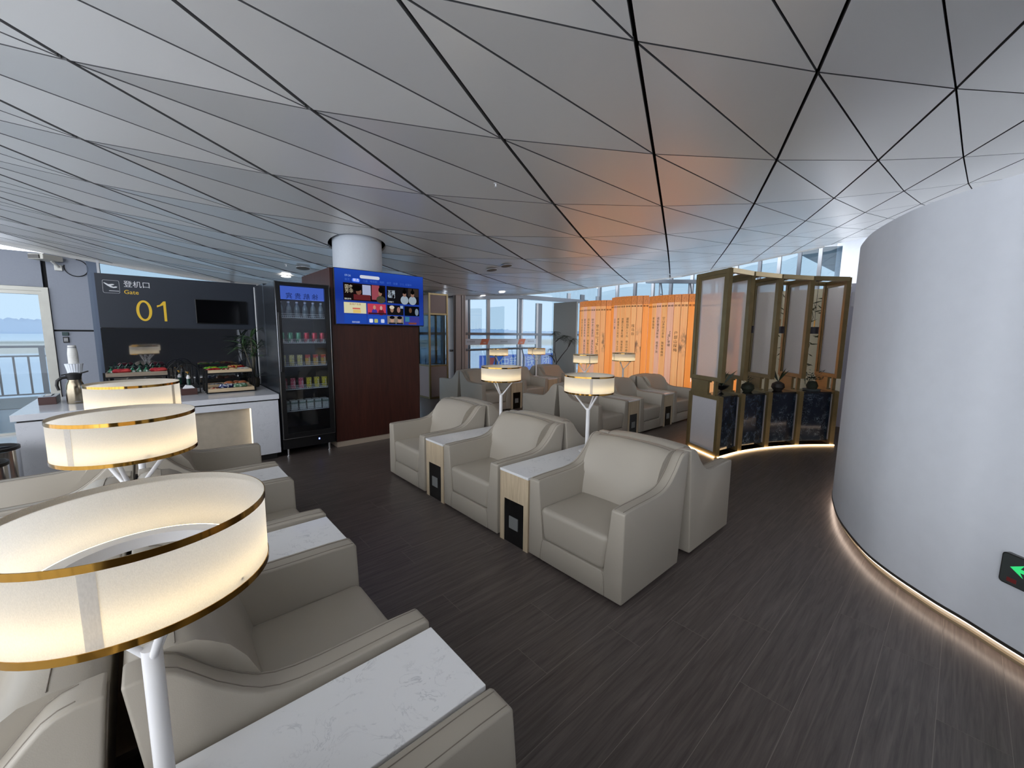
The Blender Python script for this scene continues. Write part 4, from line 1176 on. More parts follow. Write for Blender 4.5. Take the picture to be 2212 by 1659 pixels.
MB().lathe([(0,0),(0.05,0),(0.045,0.27),(0,0.27)],20).build('dispenser_base', plain('beige_plastic', lin(190,182,166), 0.5), pc, smooth=40)
fl = MB(); n = 40
for z, r_ in ((0.27,0.052),(0.30,0.056),(0.355,0.066),(0.375,0.070)):
    for j in range(n): a = 2*PI*j/n; q = r_*(1+(0.04 if j%2 else -0.02)); fl.v.append((q*math.cos(a),q*math.sin(a),z))
for s in range(3):
    for j in range(n): fl.f.append((s*n+j,s*n+(j+1)%n,(s+1)*n+(j+1)%n,(s+1)*n+j))
fl.f.append(tuple(reversed(range(n)))); fl.f.append(tuple(range(3*n,4*n))); fl.build('pleated_cup', plain('white_paper', lin(222,228,236), 0.8), pc)
cupm = plain('paper_cup_white', lin(224,224,220), 0.6)
for j in range(6):
    z = 0.376+0.018*j; MB().lathe([(0.041,z),(0.041,z+0.004),(0.0405,z+0.017)],28).build('cup_rim', cupm, pc, smooth=30)
MB().lathe([(0.0405,0.484),(0.031,0.570),(0.0,0.570)],28).build('upturned_cup', cupm, pc, smooth=40)
MB().lathe([(0.0345,0.543),(0.033,0.556)],28).build('cup_band', plain('cup_grey', lin(170,172,174), 0.6), pc, smooth=40)
# dracaena in a pot
pl = thing('potted_dracaena','spiky green dracaena in a dark woven pot at the counter end','plant',(1.0,6.30,Z0c))
MB().lathe([(0,0),(0.055,0),(0.068,0.05),(0.070,0.10),(0.060,0.125),(0.05,0.12),(0,0.115)],20).build('pot', plain('woven_pot', lin(58,52,40), 0.8, noise=0.4, nscale=90), pl, smooth=50)
stem_m = plain('plant_stem', lin(96,92,76), 0.7); leaf_m = plain('dracaena_leaf', lin(58,84,52), 0.35, noise=0.25, nscale=14)
tops = [(-0.10,0.02,0.58),(-0.01,-0.03,0.68),(0.05,0.02,0.56),(0.02,0.0,0.46)]
for k,(x,y,z) in enumerate(tops): MB().tube([(x*0.15,y*0.3,0.11),(x*0.3,y*0.5,z*0.5),(x,y,z)],[0.007,0.006,0.005],7).build('stem', stem_m, pl, smooth=60)
def leaf_me(L, Wd):
    mb = MB(); n = 6
    for a in range(n+1):
        t = a/n; w = Wd*math.sin(PI*min(1,0.12+0.88*t))**0.8*(1-t*0.35) if a < n else 0.0005
        x = L*t; z = -0.30*L*t*t
        mb.v += [(x,-w/2,z+0.15*w),(x,0,z-0.1*w),(x,w/2,z+0.15*w)]
    for a in range(n):
        i = a*3; mb.f += [(i,i+3,i+4,i+1),(i+1,i+4,i+5,i+2)]
    return mb.mesh('leaf', leaf_m, 60)
LM_ = [leaf_me(0.24,0.026), leaf_me(0.19,0.022)]
rg = random.Random(9)
for k,(x,y,z) in enumerate(tops):
    for j in range(13):
        put('leaf', LM_[j%2], pl, (x,y,z-0.012*j*0.5), (rg.uniform(-.3,.3), -rg.uniform(-0.25,1.15), 2*PI*j/13*2.6+k))
for j in range(8): put('leaf', LM_[1], pl, (0.0,0.0,0.13), (0,-rg.uniform(0.1,0.9),2*PI*j/8))
# two steel litter bins left of the counter
for k,(x,y,lab) in enumerate(((-1.02,5.12,'far steel litter bin with a black rim left of the counter'),(-0.985,4.55,'near steel litter bin with a black rim left of the counter'))):
    b = thing('litter_bin', lab, 'bin', (x,y,0), 0, 'steel litter bins')
    MB().lathe([(0,0.0),(0.15,0.0),(0.15,0.55),(0.142,0.55),(0.142,0.02),(0,0.02)],36).build('bin_body', chrome, b, smooth=40)
    MB().lathe([(0.138,0.552),(0.154,0.552),(0.154,0.575),(0.138,0.58)],36,closed=True).build('rim', foot_m, b, smooth=40)
    MB().lathe([(0,0.47),(0.140,0.47),(0.140,0.475),(0,0.475)],36).build('liner', foot_m, b)

# ================================================================== ORANGE BAMBOO SCROLL SCREEN
def slat_mat(name, c1, c2, ink_patch=False, s=1.0):
    m = bpy.data.materials.new(name); m.use_nodes = True
    nt = m.node_tree; p = nt.nodes['Principled BSDF']
    v = coords(nt, (30,30,1.2), rnd=True)
    n = node(nt, 'ShaderNodeTexNoise', Scale=1.0, Detail=4.0); nt.links.new(v, n.inputs['Vector'])
    col = ramp(nt, n.outputs[0], [(0.25,c1),(0.75,c2)])
    tc = nt.nodes.new('ShaderNodeTexCoord'); sx = nt.nodes.new('ShaderNodeSeparateXYZ'); nt.links.new(tc.outputs['Object'], sx.inputs[0])
    # printed band at the top of each slat
    n2 = node(nt, 'ShaderNodeTexVoronoi', Scale=70.0); nt.links.new(tc.outputs['Object'], n2.inputs['Vector'])
    band = ramp(nt, n2.outputs[0], [(0.2,lin(150,84,40)),(0.5,lin(205,128,66))])
    st = node(nt, 'ShaderNodeMath', operation='GREATER_THAN'); st.inputs[1].default_value = 2.235; nt.links.new(sx.outputs['Z'], st.inputs[0])
    mx = node(nt, 'ShaderNodeMix', data_type='RGBA'); nt.links.new(st.outputs[0], mx.inputs[0]); nt.links.new(col, mx.inputs[6]); nt.links.new(band, mx.inputs[7])
    fin_ = mx.outputs[2]
    if ink_patch:
        v3 = coords(nt, (9,9,5), rnd=True); n3 = node(nt, 'ShaderNodeTexNoise', Scale=1.0, Detail=5.0); nt.links.new(v3, n3.inputs['Vector'])
        zr = ramp(nt, sx.outputs['Z'], [(0.0,(0,0,0,1)),(1.0,(0,0,0,1))]); 
        mr = node(nt, 'ShaderNodeMapRange'); mr.inputs['From Min'].default_value = 1.05; mr.inputs['From Max'].default_value = 1.75; nt.links.new(sx.outputs['Z'], mr.inputs['Value'])
        wz = ramp(nt, mr.outputs[0], [(0.0,(0,0,0,1)),(0.3,(1,1,1,1)),(0.6,(0.8,0.8,0.8,1)),(1.0,(0,0,0,1))])
        k3 = ramp(nt, n3.outputs[0], [(0.46,(0,0,0,1)),(0.62,(1,1,1,1))])
        mu = node(nt, 'ShaderNodeMath', operation='MULTIPLY'); nt.links.new(wz, mu.inputs[0]); nt.links.new(k3, mu.inputs[1])
        mx2 = node(nt, 'ShaderNodeMix', data_type='RGBA'); nt.links.new(mu.outputs[0], mx2.inputs[0]); nt.links.new(fin_, mx2.inputs[6]); mx2.inputs[7].default_value = lin(120,84,56)
        fin_ = mx2.outputs[2]
    nt.links.new(fin_, p.inputs['Base Color']); nt.links.new(fin_, p.inputs['Emission Color'])
    p.inputs['Emission Strength'].default_value = s
    p.inputs['Roughness'].default_value = 0.45
    return m
S_A = slat_mat('lit_slat_orange', lin(228,160,100), lin(242,182,124), False, 0.30)
S_B = slat_mat('lit_slat_painted', lin(228,158,98), lin(240,178,118), True, 0.30)
S_P = slat_mat('lit_slat_pale', lin(222,166,138), lin(232,180,154), False, 0.30)
S_D = slat_mat('lit_slat_deep', lin(234,142,62), lin(242,162,84), False, 0.30)
gap_m = plain('scroll_gap', lin(84,34,14), 0.6, emit=lin(84,34,14), estr=0.15)
ink_b = plain('black_ink', lin(40,24,16), 0.8)
POEMS = [
  ['','拍手大笑使君狂','歌声落谷秋风长 路人举首东南望','冈头醉倒石作床 仰看白云天茫茫','醉中走上黄茅冈 满冈乱石如群羊','登云龙山【宋】苏轼','',''],
  ['','山河一望','英雄事往人何在 台下茫茫','追鹿已无秦社稷 我来感叹','踞鞍指挥八千兵 昔日中原几战争','戏马台','',''],
  ['','寒香独倚','疏影偏宜湖畔是 暗香不到','空山多伴已多年 独有寒梅伴','【清】李蟠','户部山探梅','',''],
  ['','古台','云龙山下试春衣','空山无人','楚树楼台','彭城怀古','','']]
SEG = [(6.95,5.945),(5.945,4.935),(4.935,3.86),(3.86,2.93)]
NS = 8; XS = 8.62; HT = 2.40
SEGN = ['at the left end of the screen','second from the left','third from the left','behind the bronze room divider']
Zt = [2.38,2.43,2.40,2.37]
for s, (ya, yb) in enumerate(SEG):
    yc = (ya+yb)/2; half = (ya-yb)/2
    ht = Zt[s]
    t = thing('bamboo_scroll_screen', 'glowing orange bamboo slip scroll panel with a poem, '+SEGN[s], 'screen', (XS,yc,0), 0, 'bamboo scroll panels')
    sag = 0.17; rad = (half**2+sag**2)/(2*sag); am = math.asin(half/rad)
    def arc(a, r=rad): return (-(r*math.cos(a)-(rad-sag)), r*math.sin(a))      # bulges toward -X
    bk = MB(); P_ = [arc(am-2*am*k/24, rad-0.018) for k in range(25)]; Q_ = [arc(am-2*am*k/24, rad-0.06) for k in range(25)]
    ribbon(P_, Q_, 0.03, ht-0.006).build('light_box', gap_m, t)
    for k in range(NS):
        a0 = am-2*am*(k/NS)-0.010*am; a1 = am-2*am*((k+1)/NS)+0.010*am
        p0 = Vector((*arc(a0),0)); p1 = Vector((*arc(a1),0)); mid = (p0+p1)/2; w = (p1-p0).length
        d = (p1-p0).normalized(); nrm = Vector((d.y,-d.x,0))
        if nrm.x > 0: nrm = -nrm
        ang = math.atan2(d.y, d.x)
        mt = S_B if k == 6 else S_P if k in (1,2,4) and (k+s)%2 == 0 else S_D if k in (0,7) else S_A
        sl = B(-w/2,w/2,-0.003,0.012,0.03,ht).build('slat', mt, t, loc=tuple(mid), rz=ang)
        # local -Y is the outward face when d runs toward -Y; check side
        out = Matrix.Rotation(ang,3,'Z') @ Vector((0,-1,0)); sg = -1 if out.dot(nrm) > 0 else 1
        fy = sg*(0.0036 if sg < 0 else 0.0126)
        # cord knot
        kn = MB(); zk = ht-0.235
        for sx in (-1,1):
            n0 = [(sx*w*0.30+0.018*math.cos(2*PI*q/12), zk+0.020*math.sin(2*PI*q/12)) for q in range(12)]; n1 = [(sx*w*0.30+0.008*math.cos(2*PI*q/12), zk+0.009*math.sin(2*PI*q/12)) for q in range(12)]
            for q in range(12):
                kn.poly([(n0[q][0],fy,n0[q][1]),(n0[(q+1)%12][0],fy,n0[(q+1)%12][1]),(n1[(q+1)%12][0],fy,n1[(q+1)%12][1]),(n1[q][0],fy,n1[q][1])])
        for dz in (-0.010,0.010): kn.poly([(-w*0.26,fy,zk+dz-0.003),(w*0.26,fy,zk+dz-0.003),(w*0.26,fy,zk+dz+0.003),(-w*0.26,fy,zk+dz+0.003)])
        kn.build('cord_knot', ink_b, sl)
        txt = POEMS[s][k]
        if txt:
            big = k == 5
            me = text_mesh('\n'.join(txt.replace(' ','\u3000')), 0.082 if big else 0.066, ink_b, 0.0002, 'CENTER', 'poem', spacing=1.02 if not big else 1.12)
            zs = [v.co.y for v in me.vertices]; top = {5:1.78,4:1.93,3:1.93,2:1.93,1:1.93}[k] if not (s == 2 and k >= 4) else 1.62
            o = put('poem_lettering', me, sl, (0, fy-sg*-0.0004*-1 if False else fy+sg*0.0004, top-max(zs)), (PI/2,0,0) if sg < 0 else (PI/2,0,PI))

# ---- grey board and the potted tree in front of it
tag(B(-0.03,0.03,-0.42,0.42,0.0,2.41).build('grey_board', plain('grey_board_paint', lin(158,160,156), 0.65), loc=(8.75,7.56,0)), 'plain grey standing board left of the orange screen', 'board')
tr_ = thing('potted_tree','slim dark tree with drooping feathery leaves before the grey board','tree',(8.32,7.50,0))
MB().lathe([(0,0),(0.16,0),(0.20,0.30),(0.18,0.31),(0,0.29)],24).build('pot', plain('dark_pot', lin(50,48,46), 0.5), tr_, smooth=40)
bark = plain('dark_bark', lin(58,48,42), 0.8); fol = plain('dark_green_leaf', lin(42,58,42), 0.5)
tip = []
for pts in ([(0,0,0.28),(0.02,-0.02,0.75),(0.0,0.04,1.05),(-0.02,0.02,1.35),(0,0.06,1.60)],[(0,-0.02,0.72),(0,-0.22,0.95),(0,-0.42,1.15),(0,-0.52,1.38)],[(0,0.0,1.33),(0,-0.14,1.42),(0,-0.30,1.50)],[(0,-0.45,1.2),(0,-0.60,1.42)],[(0,0.02,0.75),(0,0.16,0.95),(0,0.20,1.12)],[(0,0.04,0.80),(0,0.10,0.86),(0,0.22,0.95)]):
    MB().tube(pts,[0.012-0.006*q/(len(pts)-1) for q in range(len(pts))],6).build('branch', bark, tr_, smooth=60); tip.append(pts[-1])
rg = random.Random(4); lv = MB()
for t_ in tip+[(0,-0.2,1.46),(0,-0.38,1.48),(0,-0.1,1.42),(0,0.1,1.55)]:
    for k in range(16):
        a = rg.uniform(0,2*PI); l = rg.uniform(0.10,0.19); d = Vector((math.cos(a),math.sin(a),rg.uniform(-0.7,0.2))).normalized(); o = Vector(t_)
        for q in range(7):
            b = o+d*l*(q/6)+Vector((0,0,-0.25*l*(q/6)**2)); sd = d.cross(Vector((0,0,1))).normalized()
            for sgn in (-1,1):
                e = b+sd*sgn*0.028+d*0.012-Vector((0,0,0.014)); lv.poly([b-d*0.005, e, b+d*0.005])
tag(lv.build('foliage', fol, tr_), kind='stuff')

# ---- glazed bronze display case left of the last seats
ks = thing('display_case','tall bronze framed display case with glass sides near the window','display case',(4.99,8.40,0))
hx, hy = 0.235, 0.25
for sx in (-1,1):
    for sy in (-1,1): B(sx*hx-0.02,sx*hx+0.02,sy*hy-0.02,sy*hy+0.02,0,2.42).build('post', bronze, ks)
for z in (0.02,0.77,1.955,2.40):
    for sy in (-1,1): B(-hx,hx,sy*hy-0.015,sy*hy+0.015,z-0.018,z+0.018).build('rail', bronze, ks)
    for sx in (-1,1): B(sx*hx-0.015,sx*hx+0.015,-hy,hy,z-0.018,z+0.018).build('rail', bronze, ks)
mauve = plain('mauve_panel', lin(150,136,136), 0.6)
for z0, z1 in ((0.04,0.75),(1.975,2.38)):
    B(-hx+0.02,hx-0.02,-hy-0.005,-hy+0.005,z0,z1).build('infill_panel', mauve, ks); B(-hx-0.005,-hx+0.005,-hy+0.02,hy-0.02,z0,z1).build('infill_panel', mauve, ks)
    B(-hx+0.02,hx-0.02,hy-0.005,hy+0.005,z0,z1).build('infill_panel', mauve, ks); B(hx-0.005,hx+0.005,-hy+0.02,hy-0.02,z0,z1).build('infill_panel', mauve, ks)
B(-hx,hx,-hy,hy,0.752,0.772).build('display_floor', white_metal, ks)
B(-hx+0.02,hx-0.02,-hy-0.003,-hy+0.003,0.79,1.935).build('glass_pane', pane_m, ks); B(-hx-0.003,-hx+0.003,-hy+0.02,hy-0.02,0.79,1.935).build('glass_pane', pane_m, ks)
# fluted window pillar
pil = bpy.data.objects.new('column_window', None); C.objects.link(pil); structure(pil)
pgm = plain('taupe_pillar', lin(168,160,158), 0.5); pdk = plain('pillar_groove', lin(70,68,72), 0.5)
B(5.84,6.20,8.80,9.10,0,2.50).build('pillar_core', pdk, pil)
for x0,x1 in ((5.90,6.06),(6.085,6.15),(6.165,6.20)): B(x0,x1,8.78,9.08,0,2.50).build('pillar_fin', pgm, pil)
# handrail along the glazing
hr = thing('handrail','dark metal handrail running along the far window','handrail',(7.2,8.86,0))
MB().tube([(-1.45,0,1.075),(1.65,0,1.10)],0.028,10).build('rail', alu_dark, hr, smooth=40)
for x in (-1.0,0.1,1.2): MB().bar((x,0,0),(x,0,0.85),0.05,0.03).build('post', alu_dark, hr); MB().bar((x,0,0.84),(x-0.08,0,1.07),0.03,0.02).build('bracket', alu_dark, hr)
# printed film strip on the glass
fs = thing('window_film','pale printed film strip with orange parallelograms on the window glass','film strip',(7.65,9.055,1.29))
B(-1.45,1.45,-0.002,0.0,-0.083,0.083).build('film', plain('pale_film', lin(206,220,236), 0.4), fs)
ora = plain('orange_film', lin(222,128,96), 0.5); gtx = plain('grey_film_print', lin(120,134,150), 0.6)
for x in (-0.60,0.83):
    MB().poly([(x-0.17,-0.0025,-0.083),(x+0.10,-0.0025,-0.083),(x+0.17,-0.0025,0.083),(x-0.10,-0.0025,0.083)]).build('orange_patch', ora, fs)
    put('lettering', text_mesh('徐航',0.05,plain('film_white',lin(240,240,240),0.6),0.0002), fs, (x,-0.0032,-0.03), TXT)
for x in (-1.08,0.12,1.22): put('lettering', text_mesh('贵宾休息室',0.055,gtx,0.0002), fs, (x,-0.003,0.0), TXT)

# ================================================================== BRONZE ROOM DIVIDER
P5 = [Vector((5.235,1.964,0)),Vector((5.744,1.881,0)),Vector((6.251,1.709,0)),Vector((6.725,1.463,0)),Vector((7.148,1.145,0))]
Q5 = [Vector((5.507,2.439,0))]
dv = thing('room_divider','curved bronze room divider with linen glass fins and blue marble planters','room divider',(6.2,1.8,0))
D0 = Vector((6.2,1.8,0))
FW = (Q5[0]-P5[0]).length
Qs = []
for k in range(5):
    a = math.atan2((Q5[0]-P5[0]).y,(Q5[0]-P5[0]).x)+R(-6.0*k)
    Qs.append(P5[k]+Vector((math.cos(a),math.sin(a),0))*FW)
H5 = 2.335
def vb(mb, a, b, z, w, h): mb.bar((a.x-D0.x,a.y-D0.y,z),(b.x-D0.x,b.y-D0.y,z),w,h); return mb
def sheet(a, b, z0, z1, th): return MB().bar((a.x-D0.x,a.y-D0.y,(z0+z1)/2),(b.x-D0.x,b.y-D0.y,(z0+z1)/2),th,z1-z0)
for k in range(5):
    p, q = P5[k], Qs[k]; u = (q-p).normalized()
    fn = bpy.data.objects.new('fin', None); C.objects.link(fn); fn.parent = dv
    for nm, c, z0, z1 in (('post',p,0,0.775),('post',p,0.955,H5),('post',q,0,0.775),('post',q,0.955,H5)):
        MB().bar((c.x-D0.x,c.y-D0.y,z0),(c.x-D0.x,c.y-D0.y,z1),0.055,0.05,tuple(u)).build(nm, bronze, fn)
    ip, iq = p+u*0.09, p+u*0.15
    MB().bar((ip.x-D0.x,ip.y-D0.y,0.75),(ip.x-D0.x,ip.y-D0.y,0.98),0.04,0.035,tuple(u)).build('short_post', bronze, fn)
    for z in (0.035,0.755,0.985,H5-0.025): vb(MB(),p,q,z,0.052,0.05).build('rail', bronze, fn)
    for z in (0.785,0.945): vb(MB(),p+u*0.20,q,z,0.05,0.02).build('rail', bronze, fn)
    sheet(p+u*0.22,q-u*0.0,0.775,0.955,0.03).build('middle_panel', bronze, fn)
    # inner sash and linen glass
    for c in (p+u*0.045, q-u*0.045): MB().bar((c.x-D0.x,c.y-D0.y,1.01),(c.x-D0.x,c.y-D0.y,2.285),0.03,0.03,tuple(u)).build('sash', bronze, fn)
    vb(MB(),p+u*0.05,q-u*0.05,2.265,0.03,0.04).build('sash', bronze, fn)
    sheet(p+u*0.055,q-u*0.055,1.01,2.25,0.010).build('linen_glass', linen_glass, fn)
    sheet(p+u*0.03,q-u*0.03,0.06,0.73,0.014).build('linen_panel', linen_low, fn)
# top ring beams, planters between fins
for k in range(4):
    a, b = P5[k], P5[k+1]; qa, qb = Qs[k], Qs[k+1]
    vb(MB(),a,b,H5-0.02,0.05,0.055).build('top_beam', bronze, dv); vb(MB(),qa,qb,H5-0.02,0.05,0.055).build('top_beam', bronze, dv)
    ua = (qa-a).normalized(); ub = (qb-b).normalized()
    f0, f1 = a+ua*0.07+(b-a).normalized()*0.03, b+ub*0.07-(b-a).normalized()*0.03
    g0, g1 = a+ua*0.42+(b-a).normalized()*0.03, b+ub*0.42-(b-a).normalized()*0.03
    pm = MB(); pts = [(v.x-D0.x,v.y-D0.y) for v in (f0,f1,g1,g0)]
    pm.prism(pts,0.05,0.735).build('marble_planter', blue_marble, dv)
    c4 = Vector((sum(v[0] for v in pts)/4, sum(v[1] for v in pts)/4))
    MB().prism([tuple(c4+(Vector(v)-c4)*1.02) for v in pts],0.7355,0.757).build('planter_top', plain('black_stone_%d'%k, lin(40,44,50), 0.15), dv)
# kerb with warm light under the divider
arcp = catmull([(v.x-D0.x,v.y-D0.y) for v in [P5[0]-Vector((0.02,0.05,0))]+[v+Vector((-0.02,-0.05,0)) for v in P5[1:]]],8)
ribbon(arcp, offset(arcp,0.03), 0.004, 0.016).build('kerb_light', emitter('kerb_led',(1.0,0.66,0.34,1),3.0), dv)
e0, e1 = P5[0]-D0, Qs[0]-D0; wv = Vector((-0.05,0.02,0))
MB().bar((e0.x-0.045,e0.y+0.01,0.010),(e1.x-0.045,e1.y+0.01,0.010),0.02,0.012).build('kerb_light', emitter('kerb_led_end',(1.0,0.66,0.34,1),3.0), dv)
base_pts = [(v.x-D0.x,v.y-D0.y) for v in P5]+[(v.x-D0.x,v.y-D0.y) for v in reversed(Qs)]
MB().prism(base_pts,0.0,0.010).build('base_plate', black_gloss, dv)
# pendants hang from the ring, pots stand on the planters
pend_m = plain('dark_pendant', lin(40,38,48), 0.5)
pot_mats = [plain('black_bowl', lin(24,24,26), 0.3), plain('mossy_pot', lin(40,46,36), 0.8, noise=0.3, nscale=60), plain('dark_clay', lin(44,40,38), 0.6), plain('stone_dish', lin(96,104,108), 0.5)]
names4 = ['nearest to the camera','second from the camera','third from the camera','farthest from the camera']
rg = random.Random(21)
for k in range(4):
    c = (P5[k]+P5[k+1]+Qs[k]+Qs[k+1])/4
    g = thing('pendant_lamp','small dark drum pendant hanging in the room divider, '+names4[k],'pendant',(c.x,c.y,0),0,'pendants in the room divider')
    MB().lathe([(0,1.575),(0.058,1.575),(0.058,1.672),(0,1.672)],28).build('drum', pend_m, g, smooth=40)
    MB().tube([(-0.018,0,1.67),(-0.018,0,1.76),(0,0,1.775),(0.018,0,1.76),(0.018,0,1.67)],0.0035,6).build('hanger_loop', gold_m, g)
    MB().tube([(0,0,1.77),(0,0,H5-0.01)],0.0025,6).build('cord', foot_m, g)
    B(-0.05,0.05,-0.025,0.025,H5-0.02,H5-0.0).build('ceiling_mount', foot_m, g)
    MB().bar((P5[k].x*0.5+P5[k+1].x*0.5-c.x,P5[k].y*0.5+P5[k+1].y*0.5-c.y,H5-0.015),(Qs[k].x*0.5+Qs[k+1].x*0.5-c.x,Qs[k].y*0.5+Qs[k+1].y*0.5-c.y,H5-0.015),0.02,0.02).build('mount_bar', bronze, g)
    fp = P5[k]*0.42+P5[k+1]*0.58; qp = Qs[k]*0.42+Qs[k+1]*0.58; b = fp+(qp-fp)*0.45
    lab = ['black footed bowl with thin grass blades on the divider planter','dark mossy pot on the divider planter, second from the camera','dark pot with a thin flowering stem on the divider planter','bushy small bonsai in a stone dish on the divider planter'][k]
    g = thing('potted_plant', lab, 'plant', (b.x,b.y,0.7575), 0, 'plants on the room divider')
    if k == 0: MB().lathe([(0,0),(0.04,0),(0.012,0.02),(0.012,0.05),(0.06,0.075),(0.10,0.12),(0.09,0.12),(0,0.08)],24).build('bowl', pot_mats[0], g, smooth=40); zt_ = 0.10
    elif k == 3: MB().lathe([(0,0),(0.10,0),(0.115,0.02),(0.10,0.022),(0,0.022)],24).build('dish', pot_mats[3], g, smooth=40); MB().lathe([(0,0.022),(0.06,0.022),(0.075,0.07),(0.05,0.13),(0,0.14)],18).build('root_ball', pot_mats[1], g, smooth=40); zt_ = 0.13
    else: MB().lathe([(0,0),(0.05,0),(0.085,0.05),(0.075,0.10),(0.03,0.13),(0,0.135)],20).build('pot', pot_mats[k], g, smooth=40); zt_ = 0.12
    lf = MB()
    if k in (0,2):
        for q in range(9 if k == 0 else 6):
            a = rg.uniform(0,2*PI); l = rg.uniform(0.18,0.36); o = Vector((0,0,zt_)); d = Vector((math.cos(a)*0.5,math.sin(a)*0.5,1)).normalized(); sd = d.cross(Vector((0,0,1))).normalized()*0.006
            lf.poly([o-sd,o+sd,o+d*l*0.6+sd*0.8,o+d*l+Vector((math.cos(a),math.sin(a),-0.3))*0.05,o+d*l*0.6-sd*0.8])
    else:
        for q in range(160 if k == 3 else 40):
            a = rg.uniform(0,2*PI); ph = rg.uniform(0.0,1.3); rr = rg.uniform(0.03,0.14 if k == 3 else 0.06); o = Vector((rr*math.cos(a)*math.cos(ph*0.6),rr*math.sin(a)*math.cos(ph*0.6),zt_+rr*math.sin(ph)*1.3))
            d = Vector((math.cos(a+rg.uniform(-1,1)),math.sin(a+rg.uniform(-1,1)),rg.uniform(-0.3,0.8))).normalized(); sd = d.cross(Vector((0,0,1))).normalized()*0.010
            lf.poly([o,o+d*0.02+sd,o+d*0.05,o+d*0.02-sd])
    tag(lf.build('foliage', fol, g), kind='stuff')

# ================================================================== RIGHT SIDE: EXIT SIGN, NAVY CHAIR
def wall_at(t):      # point and tangent on the curved wall near arc parameter t (index into cwp)
    i = int(t); f = t-i; a = Vector(cwp[i]); b = Vector(cwp[i+1]); return a+(b-a)*f, (b-a).normalized()
best = min(range(len(cwp)-1), key=lambda i: math.dist(cwp[i],(2.87,-0.375)))
pt, tg = wall_at(best); nrm = Vector((tg.y,-tg.x))
es = thing('exit_sign','dark wall plate with a glowing green exit arrow low on the curved wall','exit sign',(pt.x+nrm.x*0.0,pt.y+nrm.y*0.0,0.455),math.atan2(tg.y,tg.x))
def plate(w,h,r,y0,y1):
    o = rrect(w,h,r,5); mb = MB(); k = len(o); mb.v = [(x,y0,z) for x,z in o]+[(x,y1,z) for x,z in o]; mb.f = [tuple(range(k)),tuple(reversed(range(k,2*k)))]+[(i,(i+1)%k,k+(i+1)%k,k+i) for i in range(k)]; return mb
plate(0.36,0.15,0.016,-0.016,0.03).build('plate', plain('exit_plate_chrome', lin(90,90,90), 0.25, 0.8), es)
plate(0.35,0.14,0.013,-0.0185,-0.0162).build('face', plain('exit_face', lin(66,70,70), 0.12), es)
gr = emitter('exit_green', lin(60,225,130), 0.55)
MB().poly([(-0.145,-0.0192,0.014),(-0.095,-0.0192,0.046),(-0.108,-0.0192,0.022),(-0.04,-0.0192,0.022),(-0.04,-0.0192,0.004),(-0.108,-0.0192,0.004),(-0.095,-0.0192,-0.018)]).build('arrow', gr, es)
fig = MB()
for po in ([(0.03,0.04),(0.05,0.04),(0.05,0.055),(0.03,0.055)],[(0.0,0.03),(0.05,0.035),(0.06,0.0),(0.03,-0.005)],[(0.03,-0.005),(0.05,-0.005),(0.02,-0.05),(0.0,-0.05)],[(0.05,0.0),(0.065,0.0),(0.09,-0.04),(0.075,-0.045)]):
    fig.poly([(x,-0.0192,z) for x,z in po])
fig.build('running_figure', gr, es)
B(-0.150,-0.115,-0.0193,-0.0188,-0.058,-0.038).build('red_label', plain('red_label', lin(120,40,40), 0.5), es); B(-0.06,0.02,-0.0193,-0.0188,-0.062,-0.044).build('cream_label', plain('cream_label', lin(200,190,140), 0.5), es)
# navy felt chair, only its back wing shows
navy = plain('navy_felt', lin(28,40,86), 0.95, noise=0.2, nscale=200, bump=0.5, bscale=500)
nc = thing('navy_chair','navy blue felt chair back at the right edge','chair',(2.02,-0.62,0),R(150))
bk = MB(); n = 14
for r_, z_off in ((0.30,0.0),(0.255,0.0)):
    for q in range(n+1):
        a = PI*0.5+PI*(q/n)*1.0
        top = 0.48+0.30*math.sin(PI*q/n)**0.5
        bk.v += [(r_*math.cos(a)+0.02, r_*math.sin(a), 0.40),(r_*math.cos(a)*1.03+0.02, r_*math.sin(a)*1.03, top)]
N2 = 2*(n+1)
for q in range(n):
    i = 2*q; bk.f += [(i,i+1,i+3,i+2),(N2+i,N2+i+2,N2+i+3,N2+i+1),(i+1,N2+i+1,N2+i+3,i+3),(i,i+2,N2+i+2,N2+i)]
bk.f += [(0,N2,N2+1,1),(N2-2,N2-1,2*N2-1,2*N2-2)]
bk.build('backrest', navy, nc, smooth=60, bevel=0.012, seg=2)
MB().lathe([(0,0.36),(0.24,0.36),(0.27,0.39),(0.26,0.43),(0.2,0.45),(0,0.455)],28).build('seat', navy, nc, smooth=50)
for sx in (-1,1):
    for sy in (-1,1): MB().tube([(sx*0.15,sy*0.15,0.37),(sx*0.21,sy*0.21,0)],[0.016,0.010],8).build('leg', black_metal, nc, smooth=40)

# ================================================================== CEILING FITTINGS
def ceil_frame(x, y):
    h = 0.02; gx = (ceil_z(x+h,y)-ceil_z(x-h,y))/(2*h); gy = (ceil_z(x,y+h)-ceil_z(x,y-h))/(2*h)
    return Vector((gx,gy,-1)).normalized()          # pointing down into the room
dl_m = emitter('downlight_lens', (1.0,0.95,0.88,1), 5.0)
DL = [(1.85,8.0,'warm round downlight in the ceiling above the refrigerator',1),(7.0,8.25,'round downlight over the last far row before the window',1),(6.85,8.88,'round downlight closest to the far window',1)]
for x, y, lab, on in DL:
    g = thing('ceiling_downlight', lab, 'downlight', (x,y,ceil_z(x,y)-0.001), 0, 'ceiling downlights')
    nd = ceil_frame(x,y); g.rotation_euler = Vector((0,0,-1)).rotation_difference(nd).to_euler()
    MB().lathe([(0.075,0.0),(0.095,0.0),(0.095,-0.006),(0.078,-0.009)],32,closed=True).build('trim_ring', white_metal, g, smooth=40)
    MB().lathe([(0,-0.001),(0.0745,-0.001),(0.0745,-0.004),(0,-0.004)],32).build('lens', dl_m, g)
